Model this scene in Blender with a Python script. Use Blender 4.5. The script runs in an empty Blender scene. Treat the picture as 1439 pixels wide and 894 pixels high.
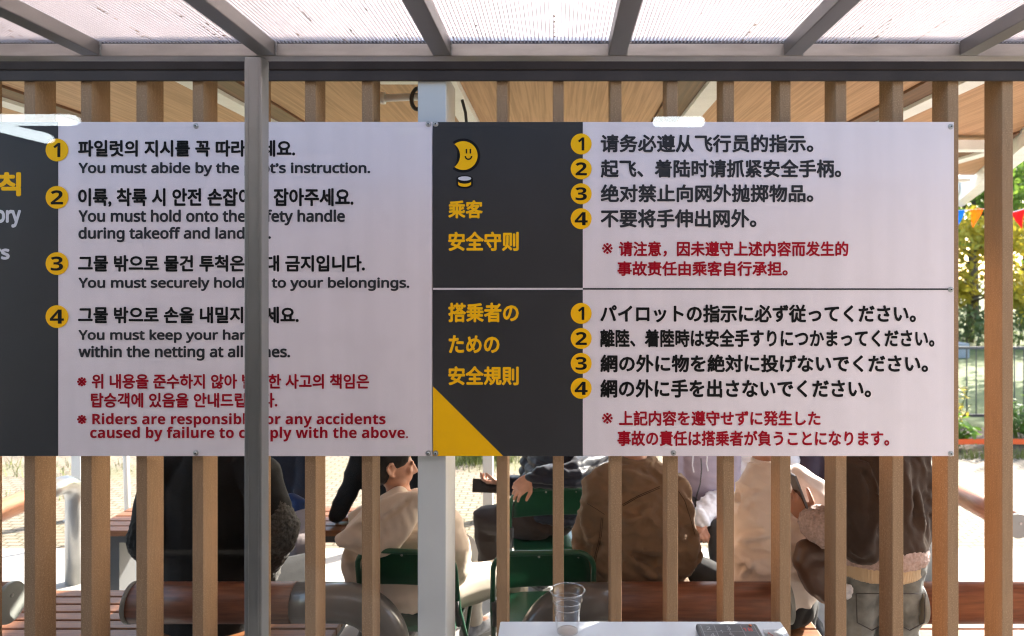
import bpy, bmesh, math, random
from mathutils import Vector, Matrix, noise
R = math.radians
rnd = random.Random(7)
sc = bpy.context.scene
col = sc.collection

# ------------------------------------------------------------------ camera, world, sun, exposure
EYE = 2.0            # eye height
F = 990.0            # focal length in photograph pixels
CX, CY = 785.0, 390.0
cam = bpy.data.cameras.new('camera')
cam.sensor_width = 36.0
cam.lens = F / 1439.0 * 36.0
cam.shift_x = -(CX - 719.5) / 1439.0
cam.shift_y = -(447.0 - CY) / 1439.0
cam.clip_start = 0.02
cam.clip_end = 600
cam.dof.use_dof = True
cam.dof.focus_distance = 2.45
cam.dof.aperture_fstop = 2.8
camo = bpy.data.objects.new('camera', cam)
camo.location = (0, 0, EYE)
camo.rotation_euler = (R(90), 0, 0)
col.objects.link(camo)
sc.camera = camo

SUN_EL, SUN_AZ = 25.0, 50.0      # degrees; azimuth from +Y towards +X
world = bpy.data.worlds.new('World')
sc.world = world
world.use_nodes = True
wn = world.node_tree
bg = wn.nodes['Background']
sky = wn.nodes.new('ShaderNodeTexSky')
sky.sky_type = 'NISHITA'
sky.sun_disc = False
sky.sun_elevation = R(SUN_EL)
sky.sun_rotation = R(SUN_AZ)
sky.air_density = 1.0
sky.dust_density = 2.0
wn.links.new(sky.outputs[0], bg.inputs[0])
bg.inputs[1].default_value = 0.15
sl = bpy.data.lights.new('sun', 'SUN')
sl.energy = 5.0
sl.angle = R(0.5)
sl.color = (1.0, 0.94, 0.85)
so = bpy.data.objects.new('sun', sl)
sd = Vector((math.sin(R(SUN_AZ)) * math.cos(R(SUN_EL)), math.cos(R(SUN_AZ)) * math.cos(R(SUN_EL)), math.sin(R(SUN_EL))))
so.rotation_euler = sd.to_track_quat('Z', 'Y').to_euler()
so.location = (6, 12, 10)
col.objects.link(so)
sc.view_settings.view_transform = 'Standard'
sc.view_settings.look = 'None'
sc.view_settings.gamma = 1.0
sc.view_settings.exposure = 2.42
sc.render.engine = 'CYCLES'
sc.cycles.use_denoising = True
sc.cycles.max_bounces = 10
sc.cycles.diffuse_bounces = 5
sc.cycles.transparent_max_bounces = 24
sc.cycles.sample_clamp_indirect = 6.0
sc.cycles.filter_width = 1.15


# ------------------------------------------------------------------ helpers
def at(px, py, d):
    """point on the line of sight of a photograph pixel, d metres ahead"""
    return Vector(((px - CX) / F * d, d, EYE - (py - CY) / F * d))


ROOT = {}


def finish(o, parent=None, label=None, cat=None, group=None, kind=None):
    if label: o['label'] = label
    if cat: o['category'] = cat
    if group: o['group'] = group
    if kind: o['kind'] = kind
    return o


def thing(name, loc, label, cat, group=None):
    o = bpy.data.objects.new(name, None)
    o.empty_display_size = 0.1
    o.location = loc
    col.objects.link(o)
    ROOT[o.name] = Vector(loc)
    return finish(o, None, label, cat, group)


def obj(name, bm, mat, parent=None, smooth=False, bevel=0.0, label=None, cat=None, group=None, kind=None, origin=None):
    """bm in WORLD coordinates becomes one mesh object"""
    if isinstance(bm, bpy.types.Mesh):
        me = bm
        org = ROOT[parent.name] if parent is not None else (Vector(origin) if origin is not None else Vector((0, 0, 0)))
        me.transform(Matrix.Translation(-org))
    else:
        org = ROOT[parent.name] if parent is not None else (Vector(origin) if origin is not None else Vector((0, 0, 0)))
        bmesh.ops.translate(bm, verts=bm.verts, vec=-org)
        me = bpy.data.meshes.new(name)
        bm.to_mesh(me)
        bm.free()
    me.name = name
    if mat is not None:
        me.materials.clear()
        me.materials.append(mat)
    if smooth:
        me.polygons.foreach_set('use_smooth', [True] * len(me.polygons))
    o = bpy.data.objects.new(name, me)
    col.objects.link(o)
    if parent is not None:
        o.parent = parent
    else:
        o.location = org
    ROOT[o.name] = org
    if bevel > 0:
        b = o.modifiers.new('bevel', 'BEVEL')
        b.width = bevel
        b.segments = 2
        b.limit_method = 'ANGLE'
        b.angle_limit = R(40)
        b.harden_normals = False
    return finish(o, parent, label, cat, group, kind)


def copy_tree(o, loc=None, rotz=None, parent=None):
    c = o.copy()
    col.objects.link(c)
    if parent is not None:
        c.parent = parent
    if loc is not None:
        c.location = loc
        ROOT[c.name] = Vector(loc)
    if rotz is not None:
        c.rotation_euler.z = rotz
    for ch in list(o.children):
        copy_tree(ch, parent=c)
    return c


def box(bm, x0, x1, y0, y1, z0, z1):
    vs = [bm.verts.new((x, y, z)) for z in (z0, z1) for y in (y0, y1) for x in (x0, x1)]
    for f in ((0, 2, 3, 1), (4, 5, 7, 6), (0, 1, 5, 4), (2, 6, 7, 3), (0, 4, 6, 2), (1, 3, 7, 5)):
        bm.faces.new([vs[i] for i in f])


def newbox(*a):
    bm = bmesh.new()
    box(bm, *a)
    return bm


def frame_axes(t):
    t = t.normalized()
    u = Vector((0, 0, 1)) if abs(t.z) < 0.9 else Vector((1, 0, 0))
    a = t.cross(u).normalized()
    return a, a.cross(t).normalized()


def ring_loft(bm, rings, cap=True):
    rows = []
    for r in rings:
        rows.append([bm.verts.new(p) for p in r])
    n = len(rows[0])
    for i in range(len(rows) - 1):
        for j in range(n):
            bm.faces.new((rows[i][j], rows[i][(j + 1) % n], rows[i + 1][(j + 1) % n], rows[i + 1][j]))
    if cap:
        bm.faces.new(list(reversed(rows[0])))
        bm.faces.new(rows[-1])


def tube(bm, pts, rad, n=12, cap=True):
    """tube along a path; rad a number or a list"""
    pts = [Vector(p) for p in pts]
    rr = rad if isinstance(rad, (list, tuple)) else [rad] * len(pts)
    rings = []
    prev = None
    for i, p in enumerate(pts):
        if i == 0: t = pts[1] - p
        elif i == len(pts) - 1: t = p - pts[i - 1]
        else: t = (pts[i + 1] - p).normalized() + (p - pts[i - 1]).normalized()
        t = t.normalized()
        if prev is None:
            a, b = frame_axes(t)
        else:
            a = (prev - t * prev.dot(t)).normalized()
            b = a.cross(t).normalized()
        prev = a
        rings.append([p + (a * math.cos(2 * math.pi * k / n) - b * math.sin(2 * math.pi * k / n)) * rr[i] for k in range(n)])
    ring_loft(bm, rings, cap)


def sphere(bm, c, r, sub=2, M=None):
    m = Matrix.Translation(Vector(c))
    if M is not None: m = m @ M
    if not isinstance(r, (list, tuple)): r = (r, r, r)
    m = m @ Matrix.Diagonal((r[0], r[1], r[2], 1))
    bmesh.ops.create_icosphere(bm, subdivisions=sub, radius=1.0, matrix=m)


def arc(p0, corner, p1, n=8):
    """quadratic bend from p0 to p1 round a corner"""
    p0, corner, p1 = Vector(p0), Vector(corner), Vector(p1)
    return [p0 * (1 - t) ** 2 + corner * 2 * t * (1 - t) + p1 * t * t for t in [i / n for i in range(n + 1)]]


def fillet(pts, r, n=6):
    """rounds the corners of a polyline"""
    pts = [Vector(p) for p in pts]
    out = [pts[0]]
    for i in range(1, len(pts) - 1):
        a = (pts[i - 1] - pts[i]).normalized()
        b = (pts[i + 1] - pts[i]).normalized()
        # true circular fillet
        ang = a.angle(b)
        tl = r / math.tan(ang / 2)
        c = pts[i] + (a + b).normalized() * (r / math.sin(ang / 2))
        s0 = pts[i] + a * tl - c
        s1 = pts[i] + b * tl - c
        for k in range(n + 1):
            out.append(c + s0.normalized().slerp(s1.normalized(), k / n) * r)
    out.append(pts[-1])
    return out


# ------------------------------------------------------------------ materials
def mat(name, base, rough=0.6, metal=0.0, var=0.0, var_scale=8.0, stretch=(1, 1, 1), bump=0.0, bump_scale=60.0,
        base2=None, detail=4.0, spec=0.5, sheen=0.0, coat=0.0, bump_dist=0.01, rough_var=0.0, speckle=None):
    m = bpy.data.materials.new(name)
    m.use_nodes = True
    nt = m.node_tree
    b = nt.nodes['Principled BSDF']
    b.inputs['Base Color'].default_value = (*base, 1)
    b.inputs['Roughness'].default_value = rough
    b.inputs['Metallic'].default_value = metal
    b.inputs['Specular IOR Level'].default_value = spec
    b.inputs['Sheen Weight'].default_value = sheen
    b.inputs['Coat Weight'].default_value = coat
    tc = nt.nodes.new('ShaderNodeTexCoord')
    mp = nt.nodes.new('ShaderNodeMapping')
    mp.inputs['Scale'].default_value = stretch
    nt.links.new(tc.outputs['Object'], mp.inputs[0])
    last = None
    if var > 0 or base2 is not None:
        nz = nt.nodes.new('ShaderNodeTexNoise')
        nz.inputs['Scale'].default_value = var_scale
        nz.inputs['Detail'].default_value = detail
        nt.links.new(mp.outputs[0], nz.inputs['Vector'])
        cr = nt.nodes.new('ShaderNodeValToRGB')
        c2 = base2 if base2 is not None else tuple(c * (1 - var) for c in base)
        c1 = base if base2 is not None else tuple(min(1, c * (1 + var)) for c in base)
        cr.color_ramp.elements[0].position = 0.33
        cr.color_ramp.elements[1].position = 0.67
        cr.color_ramp.elements[0].color = (*c2, 1)
        cr.color_ramp.elements[1].color = (*c1, 1)
        nt.links.new(nz.outputs[0], cr.inputs[0])
        last = cr.outputs[0]
        if speckle is not None:
            sn = nt.nodes.new('ShaderNodeTexNoise')
            sn.inputs['Scale'].default_value = speckle[1]
            sn.inputs['Detail'].default_value = 2
            nt.links.new(tc.outputs['Object'], sn.inputs['Vector'])
            sr = nt.nodes.new('ShaderNodeValToRGB')
            sr.color_ramp.elements[0].position = 0.5
            sr.color_ramp.elements[1].position = 0.72
            nt.links.new(sn.outputs[0], sr.inputs[0])
            mx = nt.nodes.new('ShaderNodeMix')
            mx.data_type = 'RGBA'
            nt.links.new(sr.outputs[0], mx.inputs[0])
            nt.links.new(last, mx.inputs[6])
            mx.inputs[7].default_value = (*speckle[0], 1)
            last = mx.outputs[2]
        nt.links.new(last, b.inputs['Base Color'])
        if rough_var > 0:
            mr = nt.nodes.new('ShaderNodeMapRange')
            mr.inputs['To Min'].default_value = rough - rough_var
            mr.inputs['To Max'].default_value = rough + rough_var
            nt.links.new(nz.outputs[0], mr.inputs[0])
            nt.links.new(mr.outputs[0], b.inputs['Roughness'])
    if bump > 0:
        bn = nt.nodes.new('ShaderNodeTexNoise')
        bn.inputs['Scale'].default_value = bump_scale
        bn.inputs['Detail'].default_value = 5
        nt.links.new(mp.outputs[0], bn.inputs['Vector'])
        bp = nt.nodes.new('ShaderNodeBump')
        bp.inputs['Strength'].default_value = bump
        bp.inputs['Distance'].default_value = bump_dist
        nt.links.new(bn.outputs[0], bp.inputs['Height'])
        nt.links.new(bp.outputs[0], b.inputs['Normal'])
    return m


M = {}
M['slat'] = mat('composite_slat', (0.30, 0.178, 0.098), 0.75, spec=0.22, var=0.08, var_scale=14, stretch=(6, 6, 0.8), bump=0.35, bump_scale=220,
                bump_dist=0.002, speckle=((0.41, 0.265, 0.16), 230))
M['rail_brown'] = mat('brown_steel', (0.040, 0.028, 0.024), 0.7, spec=0.1, var=0.2, var_scale=6, bump=0.1, bump_scale=120, bump_dist=0.002)
M['rail_lip'] = mat('brown_steel_lip', (0.044, 0.032, 0.028), 0.6, spec=0.2, var=0.2, var_scale=6, bump=0.1, bump_scale=120, bump_dist=0.002)
M['white_steel'] = mat('white_steel', (0.55, 0.545, 0.54), 0.5, var=0.05, var_scale=5, bump=0.06, bump_scale=90, bump_dist=0.003)
M['beam_white'] = mat('painted_white_beam', (0.82, 0.82, 0.79), 0.5, var=0.06, var_scale=7)
M['alu'] = mat('grey_aluminium', (0.27, 0.27, 0.272), 0.38, metal=0.45, var=0.05, var_scale=5, stretch=(3, 3, 0.5), bump=0.04, bump_scale=60, bump_dist=0.002, rough_var=0.06)
M['alu_h'] = mat('aluminium_beam', (0.36, 0.33, 0.31), 0.42, metal=0.45, var=0.18, var_scale=7, stretch=(0.8, 3, 3), bump=0.06, bump_scale=60, bump_dist=0.002, rough_var=0.1)
M['alu_r'] = mat('aluminium_rafter', (0.16, 0.15, 0.145), 0.40, metal=0.4, var=0.12, var_scale=6, stretch=(3, 0.8, 3), bump=0.05, bump_scale=60, bump_dist=0.002, rough_var=0.08)
M['sign_white'] = mat('white_print', (0.79, 0.68, 0.70), 0.45, spec=0.3, var=0.03, var_scale=2.2, stretch=(7, 7, 0.45), bump=0.012, bump_scale=0.6, bump_dist=0.01,
                      speckle=((0.765, 0.655, 0.672), 9))
M['sign_dark'] = mat('charcoal_print', (0.036, 0.033, 0.034), 0.55, spec=0.3, var=0.12, var_scale=3)
M['ink_black'] = mat('black_ink', (0.009, 0.008, 0.008), 0.6, spec=0.12)
M['ink_grey'] = mat('dark_grey_ink', (0.035, 0.034, 0.038), 0.6, spec=0.12)
M['ink_red'] = mat('red_ink', (0.36, 0.004, 0.016), 0.6, spec=0.12)
M['ink_yellow'] = mat('yellow_ink', (0.98, 0.50, 0.006), 0.6, spec=0.12)
M['ink_white'] = mat('pale_ink', (0.66, 0.63, 0.66), 0.6, spec=0.12)
M['tape'] = mat('pale_tape', (0.81, 0.71, 0.72), 0.2)
M['bolt'] = mat('bolt_steel', (0.45, 0.44, 0.43), 0.35, metal=0.8)
M['pipe_grey'] = mat('grey_painted_pipe', (0.115, 0.105, 0.10), 0.28, var=0.1, var_scale=6, coat=0.3)
M['pipe_steel'] = mat('brushed_pipe', (0.42, 0.42, 0.41), 0.32, metal=0.6, var=0.08, var_scale=6)
M['cap'] = mat('grey_end_cap', (0.24, 0.25, 0.23), 0.4, var=0.05)
M['log'] = mat('red_brown_timber', (0.23, 0.085, 0.043), 0.42, base2=(0.13, 0.045, 0.024), var_scale=10, stretch=(0.8, 8, 8), bump=0.15, bump_scale=30,
               bump_dist=0.003)
M['logy'] = mat('sunlit_timber_tone', (0.36, 0.16, 0.08), 0.45, base2=(0.24, 0.09, 0.045), var_scale=10, stretch=(8, 0.8, 8), bump=0.15, bump_scale=30, bump_dist=0.003)  # lighter copy of the rail timber, sunlight put into its colour
M['seat'] = mat('oiled_seat_slats', (0.31, 0.125, 0.045), 0.45, base2=(0.19, 0.07, 0.026), var_scale=9, stretch=(0.6, 9, 9), bump=0.15, bump_scale=30, bump_dist=0.003)
M['dark_steel'] = mat('dark_steel', (0.06, 0.062, 0.064), 0.45)
M['green'] = mat('green_enamel', (0.016, 0.092, 0.048), 0.35, var=0.12, var_scale=8, coat=0.3)
M['glass_clear'] = None
M['skin'] = mat('skin', (0.52, 0.27, 0.18), 0.5, var=0.08, var_scale=30, bump=0.08, bump_scale=120, bump_dist=0.002)
M['skin_tan'] = mat('tanned_skin', (0.40, 0.19, 0.12), 0.5, var=0.08, var_scale=30, bump=0.08, bump_scale=120, bump_dist=0.002)
M['hair'] = mat('black_hair', (0.012, 0.010, 0.009), 0.45, var=0.3, var_scale=60, stretch=(1, 1, 0.2), bump=0.5, bump_scale=160, bump_dist=0.004)


def cloth(name, c, rough=0.85, b=0.35, bs=500, var=0.08, sheen=0.1, vs=10):
    return mat(name, c, rough, var=var, var_scale=vs, bump=b, bump_scale=bs, bump_dist=0.0015, sheen=sheen, spec=0.2)


# ------------------------------------------------------------------ ground (setting)
def ground_mats():
    g = mat('lawn_turf', (0.16, 0.19, 0.055), 0.9, base2=(0.075, 0.105, 0.03), var_scale=1.2, bump=0.6, bump_scale=40, bump_dist=0.03, detail=8)
    c = mat('concrete_apron', (0.46, 0.44, 0.41), 0.85, var=0.10, var_scale=1.6, bump=0.15, bump_scale=90, bump_dist=0.004, detail=8)
    # pavers: brick texture with mossy joints
    m = bpy.data.materials.new('sandy_pavers')
    m.use_nodes = True
    nt = m.node_tree
    b = nt.nodes['Principled BSDF']
    b.inputs['Roughness'].default_value = 0.9
    tc = nt.nodes.new('ShaderNodeTexCoord')
    br = nt.nodes.new('ShaderNodeTexBrick')
    br.inputs['Scale'].default_value = 1.0
    br.inputs['Brick Width'].default_value = 0.13
    br.inputs['Row Height'].default_value = 0.065
    br.inputs['Mortar Size'].default_value = 0.008
    br.inputs['Color1'].default_value = (0.31, 0.25, 0.18, 1)
    br.inputs['Color2'].default_value = (0.25, 0.195, 0.14, 1)
    br.inputs['Mortar'].default_value = (0.10, 0.09, 0.055, 1)
    nt.links.new(tc.outputs['Object'], br.inputs['Vector'])
    nz = nt.nodes.new('ShaderNodeTexNoise')
    nz.inputs['Scale'].default_value = 0.9
    nz.inputs['Detail'].default_value = 9
    nt.links.new(tc.outputs['Object'], nz.inputs['Vector'])
    cr = nt.nodes.new('ShaderNodeValToRGB')
    cr.color_ramp.elements[0].position = 0.52
    cr.color_ramp.elements[1].position = 0.68
    nt.links.new(nz.outputs[0], cr.inputs[0])
    mx = nt.nodes.new('ShaderNodeMix')
    mx.data_type = 'RGBA'
    ml = nt.nodes.new('ShaderNodeMath')
    ml.operation = 'MULTIPLY'
    ml.inputs[1].default_value = 0.6
    nt.links.new(cr.outputs[0], ml.inputs[0])
    nt.links.new(ml.outputs[0], mx.inputs[0])
    nt.links.new(br.outputs['Color'], mx.inputs[6])
    mx.inputs[7].default_value = (0.17, 0.18, 0.07, 1)
    nt.links.new(mx.outputs[2], b.inputs['Base Color'])
    bp = nt.nodes.new('ShaderNodeBump')
    bp.inputs['Distance'].default_value = 0.012
    bp.invert = True
    nt.links.new(br.outputs['Fac'], bp.inputs['Height'])
    nt.links.new(bp.outputs[0], b.inputs['Normal'])
    return g, c, m


turf, concrete, pavers = ground_mats()


def sheet(name, x0, x1, y0, y1, z, m, n=1):
    bm = bmesh.new()
    vs = [bm.verts.new(p) for p in ((x0, y0, z), (x1, y0, z), (x1, y1, z), (x0, y1, z))]
    bm.faces.new(vs)
    return obj(name, bm, m, kind='structure')


sheet('lawn', -300, 300, -100, 500, -0.010, turf)
sheet('paved_ground', -14, 14, 5.15, 7.95, -0.004, pavers)
sheet('concrete_path', -14, 14, -8, 5.2, 0.0, concrete)
# soil strip of the flower bed
soil = mat('bark_mulch', (0.09, 0.06, 0.04), 0.95, var=0.4, var_scale=30, bump=0.8, bump_scale=60, bump_dist=0.02)
sheet('planting_soil', 3.4, 12, 7.95, 9.4, -0.003, soil)

# grass blades along the paver edge (uncountable)
blade = mat('grass_blade', (0.11, 0.17, 0.03), 0.7, base2=(0.17, 0.18, 0.05), var_scale=3)
bm = bmesh.new()
for i in range(7000):
    if i < 2600:
        x, y = rnd.uniform(-7, 3.2), 7.95 + abs(rnd.gauss(0, 0.5))
    elif i < 4200:
        x, y = rnd.uniform(-8, -3.3), rnd.uniform(6.2, 8.4)
        if noise.noise(Vector((x * 0.9, y * 1.7, 3))) < 0.08: continue
    elif i < 5200:
        x, y = rnd.gauss(-0.95, 0.28), rnd.gauss(7.75, 0.18)
    else:
        x, y = rnd.uniform(3.2, 8), 7.75 + abs(rnd.gauss(0, 0.13))
    h = rnd.uniform(0.04, 0.13)
    a = rnd.uniform(0, 6.28)
    w = 0.006
    dx, dy = math.cos(a) * w, math.sin(a) * w
    lx, ly = rnd.gauss(0, 0.03), rnd.gauss(0, 0.03)
    v = [bm.verts.new(p) for p in ((x - dx, y - dy, -0.01), (x + dx, y + dy, -0.01), (x + lx, y + ly, h))]
    bm.faces.new(v)
obj('grass', bm, blade, kind='stuff', label='short grass growing along the far edge of the paving', cat='grass')

# ------------------------------------------------------------------ slat screen with its top rail
S = 990.0 / 2.5
t = thing('slat_screen', (0, 2.5, 0), 'tall screen of upright brown timber slats under a dark brown top rail', 'screen')
slat_px = [-273, -194.5, -116, -37.5, 41.5, 121, 199, 278, 356, 436, 516, 705.5, 784.5, 865.7, 945, 1024, 1103.5, 1182, 1262, 1339.5, 1416, 1495, 1574, 1653]
for px in slat_px:
    xc = (px - CX) / S
    obj('slat', newbox(xc - 0.0196, xc + 0.0196, 2.5, 2.606, 0.03, 2.728), M['slat'], t, bevel=0.0022)
bm = bmesh.new()
box(bm, -2.75, 2.3, 2.480, 2.62, 2.7315, 2.765)
obj('top_rail', bm, M['rail_brown'], t, bevel=0.003)
obj('rail_lip', newbox(-2.75, 2.3, 2.484, 2.4965, 2.694, 2.7305), M['rail_lip'], t, bevel=0.002)
bm = bmesh.new()
box(bm, -2.75, 2.3, 2.474, 2.615, 2.767, 3.03)  # upper part raised out of view to keep the sun off the porch post
obj('head_beam', bm, M['rail_brown'], t, bevel=0.003)
bm = bmesh.new()
box(bm, -2.75, -0.51, 2.49, 2.616, 0.0, 0.028)
box(bm, -0.39, 2.3, 2.49, 2.616, 0.0, 0.028)
obj('bottom_rail', bm, M['rail_brown'], t)

# steel column standing in the screen
bm = newbox(-0.5, -0.399, 2.498, 2.722, 0.0, 2.729)
t = thing('steel_column', (-0.45, 2.6, 0), 'wide pale grey steel column standing in the gap of the slat screen', 'column')
obj('shaft', bm, M['white_steel'], t, bevel=0.004)
bm = newbox(-0.56, -0.34, 2.47, 2.78, 0.0, 0.012)
obj('base_plate', bm, M['white_steel'], t)

# cable and conduit behind the column top
bm = bmesh.new()
tube(bm, [(-0.375, 2.735, 2.69), (-0.362, 2.74, 2.64), (-0.357, 2.742, 2.58), (-0.362, 2.74, 2.50), (-0.38, 2.735, 2.38)], 0.006, 8)
obj('power_cable', bm, M['dark_steel'], label='thin black cable hanging down the right side of the grey steel column', cat='cable', origin=(-0.375, 2.735, 2.69))
t = thing('ceiling_conduit', at(560, 138, 3.0), 'short white conduit pipe with a black cable ring by the steel column top', 'conduit')
bm = bmesh.new()
tube(bm, [at(537, 138, 3.0), at(588, 136, 3.0)], 0.016, 14)
obj('pipe', bm, M['beam_white'], t, True)
bm = bmesh.new()
tube(bm, [at(535, 138, 3.0), at(541, 138, 3.0)], 0.026, 14)
obj('collar', bm, M['beam_white'], t, True)
bm = bmesh.new()
c = at(587, 139, 2.98)
tube(bm, [c + Vector((0.026 * math.cos(a), 0.01 * math.sin(a), 0.047 * math.sin(a))) for a in [2 * math.pi * i / 20 for i in range(21)]], 0.009, 8)
obj('cable_ring', bm, M['dark_steel'], t, True)
bm = newbox(at(533, 0, 3.0).x, at(590, 0, 3.0).x, 2.98, 3.03, 2.83, 2.87)
obj('mount', bm, M['beam_white'], t)

# ------------------------------------------------------------------ timber ceiling canopy behind the screen
def ceiling_mat(name, c1, c2):
    m = bpy.data.materials.new(name)
    m.use_nodes = True
    nt = m.node_tree
    b = nt.nodes['Principled BSDF']
    b.inputs['Roughness'].default_value = 0.5
    tc = nt.nodes.new('ShaderNodeTexCoord')
    mp = nt.nodes.new('ShaderNodeMapping')
    mp.inputs['Scale'].default_value = (22, 0.5, 6)
    nt.links.new(tc.outputs['Object'], mp.inputs[0])
    nz = nt.nodes.new('ShaderNodeTexNoise')
    nz.inputs['Scale'].default_value = 3.2
    nz.inputs['Detail'].default_value = 5
    nz.inputs['Distortion'].default_value = 0.6
    nt.links.new(mp.outputs[0], nz.inputs['Vector'])
    cr = nt.nodes.new('ShaderNodeValToRGB')
    cr.color_ramp.elements[0].position = 0.38
    cr.color_ramp.elements[1].position = 0.6
    cr.color_ramp.elements[0].color = (*c2, 1)
    cr.color_ramp.elements[1].color = (*c1, 1)
    nt.links.new(nz.outputs[0], cr.inputs[0])
    nt.links.new(cr.outputs[0], b.inputs['Base Color'])
    return m


M['ceil'] = ceiling_mat('pale_oak_ceiling', (0.52, 0.295, 0.16), (0.37, 0.195, 0.098))
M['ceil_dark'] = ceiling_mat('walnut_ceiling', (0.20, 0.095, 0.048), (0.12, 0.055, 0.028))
t = thing('canopy_roof', (0, 5, 2.87), 'flat timber lined canopy roof with white beams over the seating', 'canopy')
CZ = 2.872


def edge_d(x):
    """the canopy's right edge is cut on the skew: depth at which it starts for a given x"""
    return max(2.64, 2.64 + (x - 2.06) / 0.44)


def prism(pts, z0, z1):
    bm = bmesh.new()
    ring_loft(bm, [[Vector((p[0], p[1], z)) for p in pts] for z in (z0, z1)])
    bmesh.ops.recalc_face_normals(bm, faces=bm.faces)
    return bm


def strip_xy(x0, x1, yend):
    a, b_ = edge_d(x0), edge_d(x1)
    if b_ >= yend: b_ = yend
    if a >= yend: return None
    pts = [(x0, a)]
    if x0 < 2.06 < x1: pts.append((2.06, 2.64))
    if b_ >= yend - 0.001:
        xe = 2.06 + 0.44 * (yend - 2.64)
        pts += [(min(x1, xe), yend), (x0, yend)]
    else:
        pts += [(x1, b_), (x1, yend), (x0, yend)]
    return pts


beams_x = [-6.0, -4.9, -3.8, -2.7, -1.6, -0.49, 0.70, 1.80, 2.92, 4.02]
YW, YB = 6.0, 7.6
for i in range(len(beams_x) - 1):
    a, b_ = beams_x[i] + 0.05, beams_x[i + 1] - 0.05
    mid = (a + b_) / 2
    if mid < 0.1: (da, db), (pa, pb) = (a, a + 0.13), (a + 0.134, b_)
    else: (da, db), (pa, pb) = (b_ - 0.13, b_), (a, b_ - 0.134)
    p = strip_xy(pa, pb, YW)
    if p: obj('ceiling_panel', prism(p, CZ, CZ + 0.05), M['ceil'], t)
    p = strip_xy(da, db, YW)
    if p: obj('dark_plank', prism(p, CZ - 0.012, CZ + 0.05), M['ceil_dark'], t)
for x in beams_x:
    p = strip_xy(x - 0.048, x + 0.048, YB)
    if p: obj('white_beam', prism(p, CZ - 0.03, CZ + 0.12), M['beam_white'], t)
obj('cross_beam', newbox(-6.1, 2.06 + 0.44 * (4.3 - 2.64) - 0.03, 4.30, 4.40, CZ - 0.09, CZ - 0.032), M['beam_white'], t)
obj('edge_beam', newbox(-6.1, 2.06 + 0.44 * (6.0 - 2.64) - 0.03, 6.003, 6.09, CZ - 0.05, CZ - 0.032), M['beam_white'], t)
xa, xb = 2.06, 2.06 + 0.44 * (YB - 2.64)
obj('skew_edge', prism([(xa + 0.012, 2.64), (xa + 0.13, 2.64), (xb + 0.13, YB), (xb + 0.012, YB)], CZ - 0.10, CZ + 0.14), M['beam_white'], t)
obj('fascia', newbox(-6.1, xb + 0.13, YB + 0.003, YB + 0.07, CZ - 0.10, CZ + 0.14), M['beam_white'], t)
p = strip_xy(-6.1, 4.0, YW)
obj('roof_deck', prism(p, CZ + 0.13, CZ + 0.16), M['beam_white'], t)
col_lab = {-3.98: 'slim white canopy post beyond the steel handrail at far left', -0.585: 'slim white canopy post behind the man holding a phone',
           3.02: 'slim white canopy post behind the right handrail'}
proto = None
for x, lab in col_lab.items():
    if proto is None:
        proto = thing('canopy_post', (x, 5.85, 0), lab, 'post', 'slim white posts of the canopy')
        obj('shaft', newbox(x - 0.04, x + 0.04, 5.81, 5.89, 0, CZ - 0.052), M['white_steel'], proto)
        obj('base_plate', newbox(x - 0.08, x + 0.08, 5.77, 5.93, 0, 0.012), M['white_steel'], proto)
    else:
        c = copy_tree(proto, (x, 5.85, 0))
        c['label'] = lab

# ------------------------------------------------------------------ porch of aluminium frame and twin-wall polycarbonate
t = thing('porch_roof', (0, 1.5, 2.63), 'aluminium framed porch roof of translucent ribbed plastic sheet above the sign', 'porch roof')
obj('front_beam', newbox(-2.75, 2.3, 2.0, 2.05, 2.628, 2.664), M['alu_h'], t, bevel=0.0025)
for i in range(-4, 4):
    x = (620 - CX) / 495.0 + 0.4975 * i + 0.002
    if -2.8 < x < 2.3:
        r = obj('rafter', newbox(x - 0.0255, x + 0.0255, 1.03, 1.997, 2.6295, 2.67), M['alu_r'], t, bevel=0.0025)
        bm = bmesh.new()
        for k in range(16):
            z = 2.632 + k * 0.0022
            sphere(bm, (x + 0.027 + rnd.uniform(-.001, .001), 1.997 + rnd.uniform(-.002, .001), z), rnd.uniform(.0025, .004), 1)
        obj('weld', bm, M['alu'], r)
obj('wall_beam', newbox(-2.75, 2.3, 0.99, 1.03, 2.60, 2.70), M['alu_h'], t)


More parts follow.
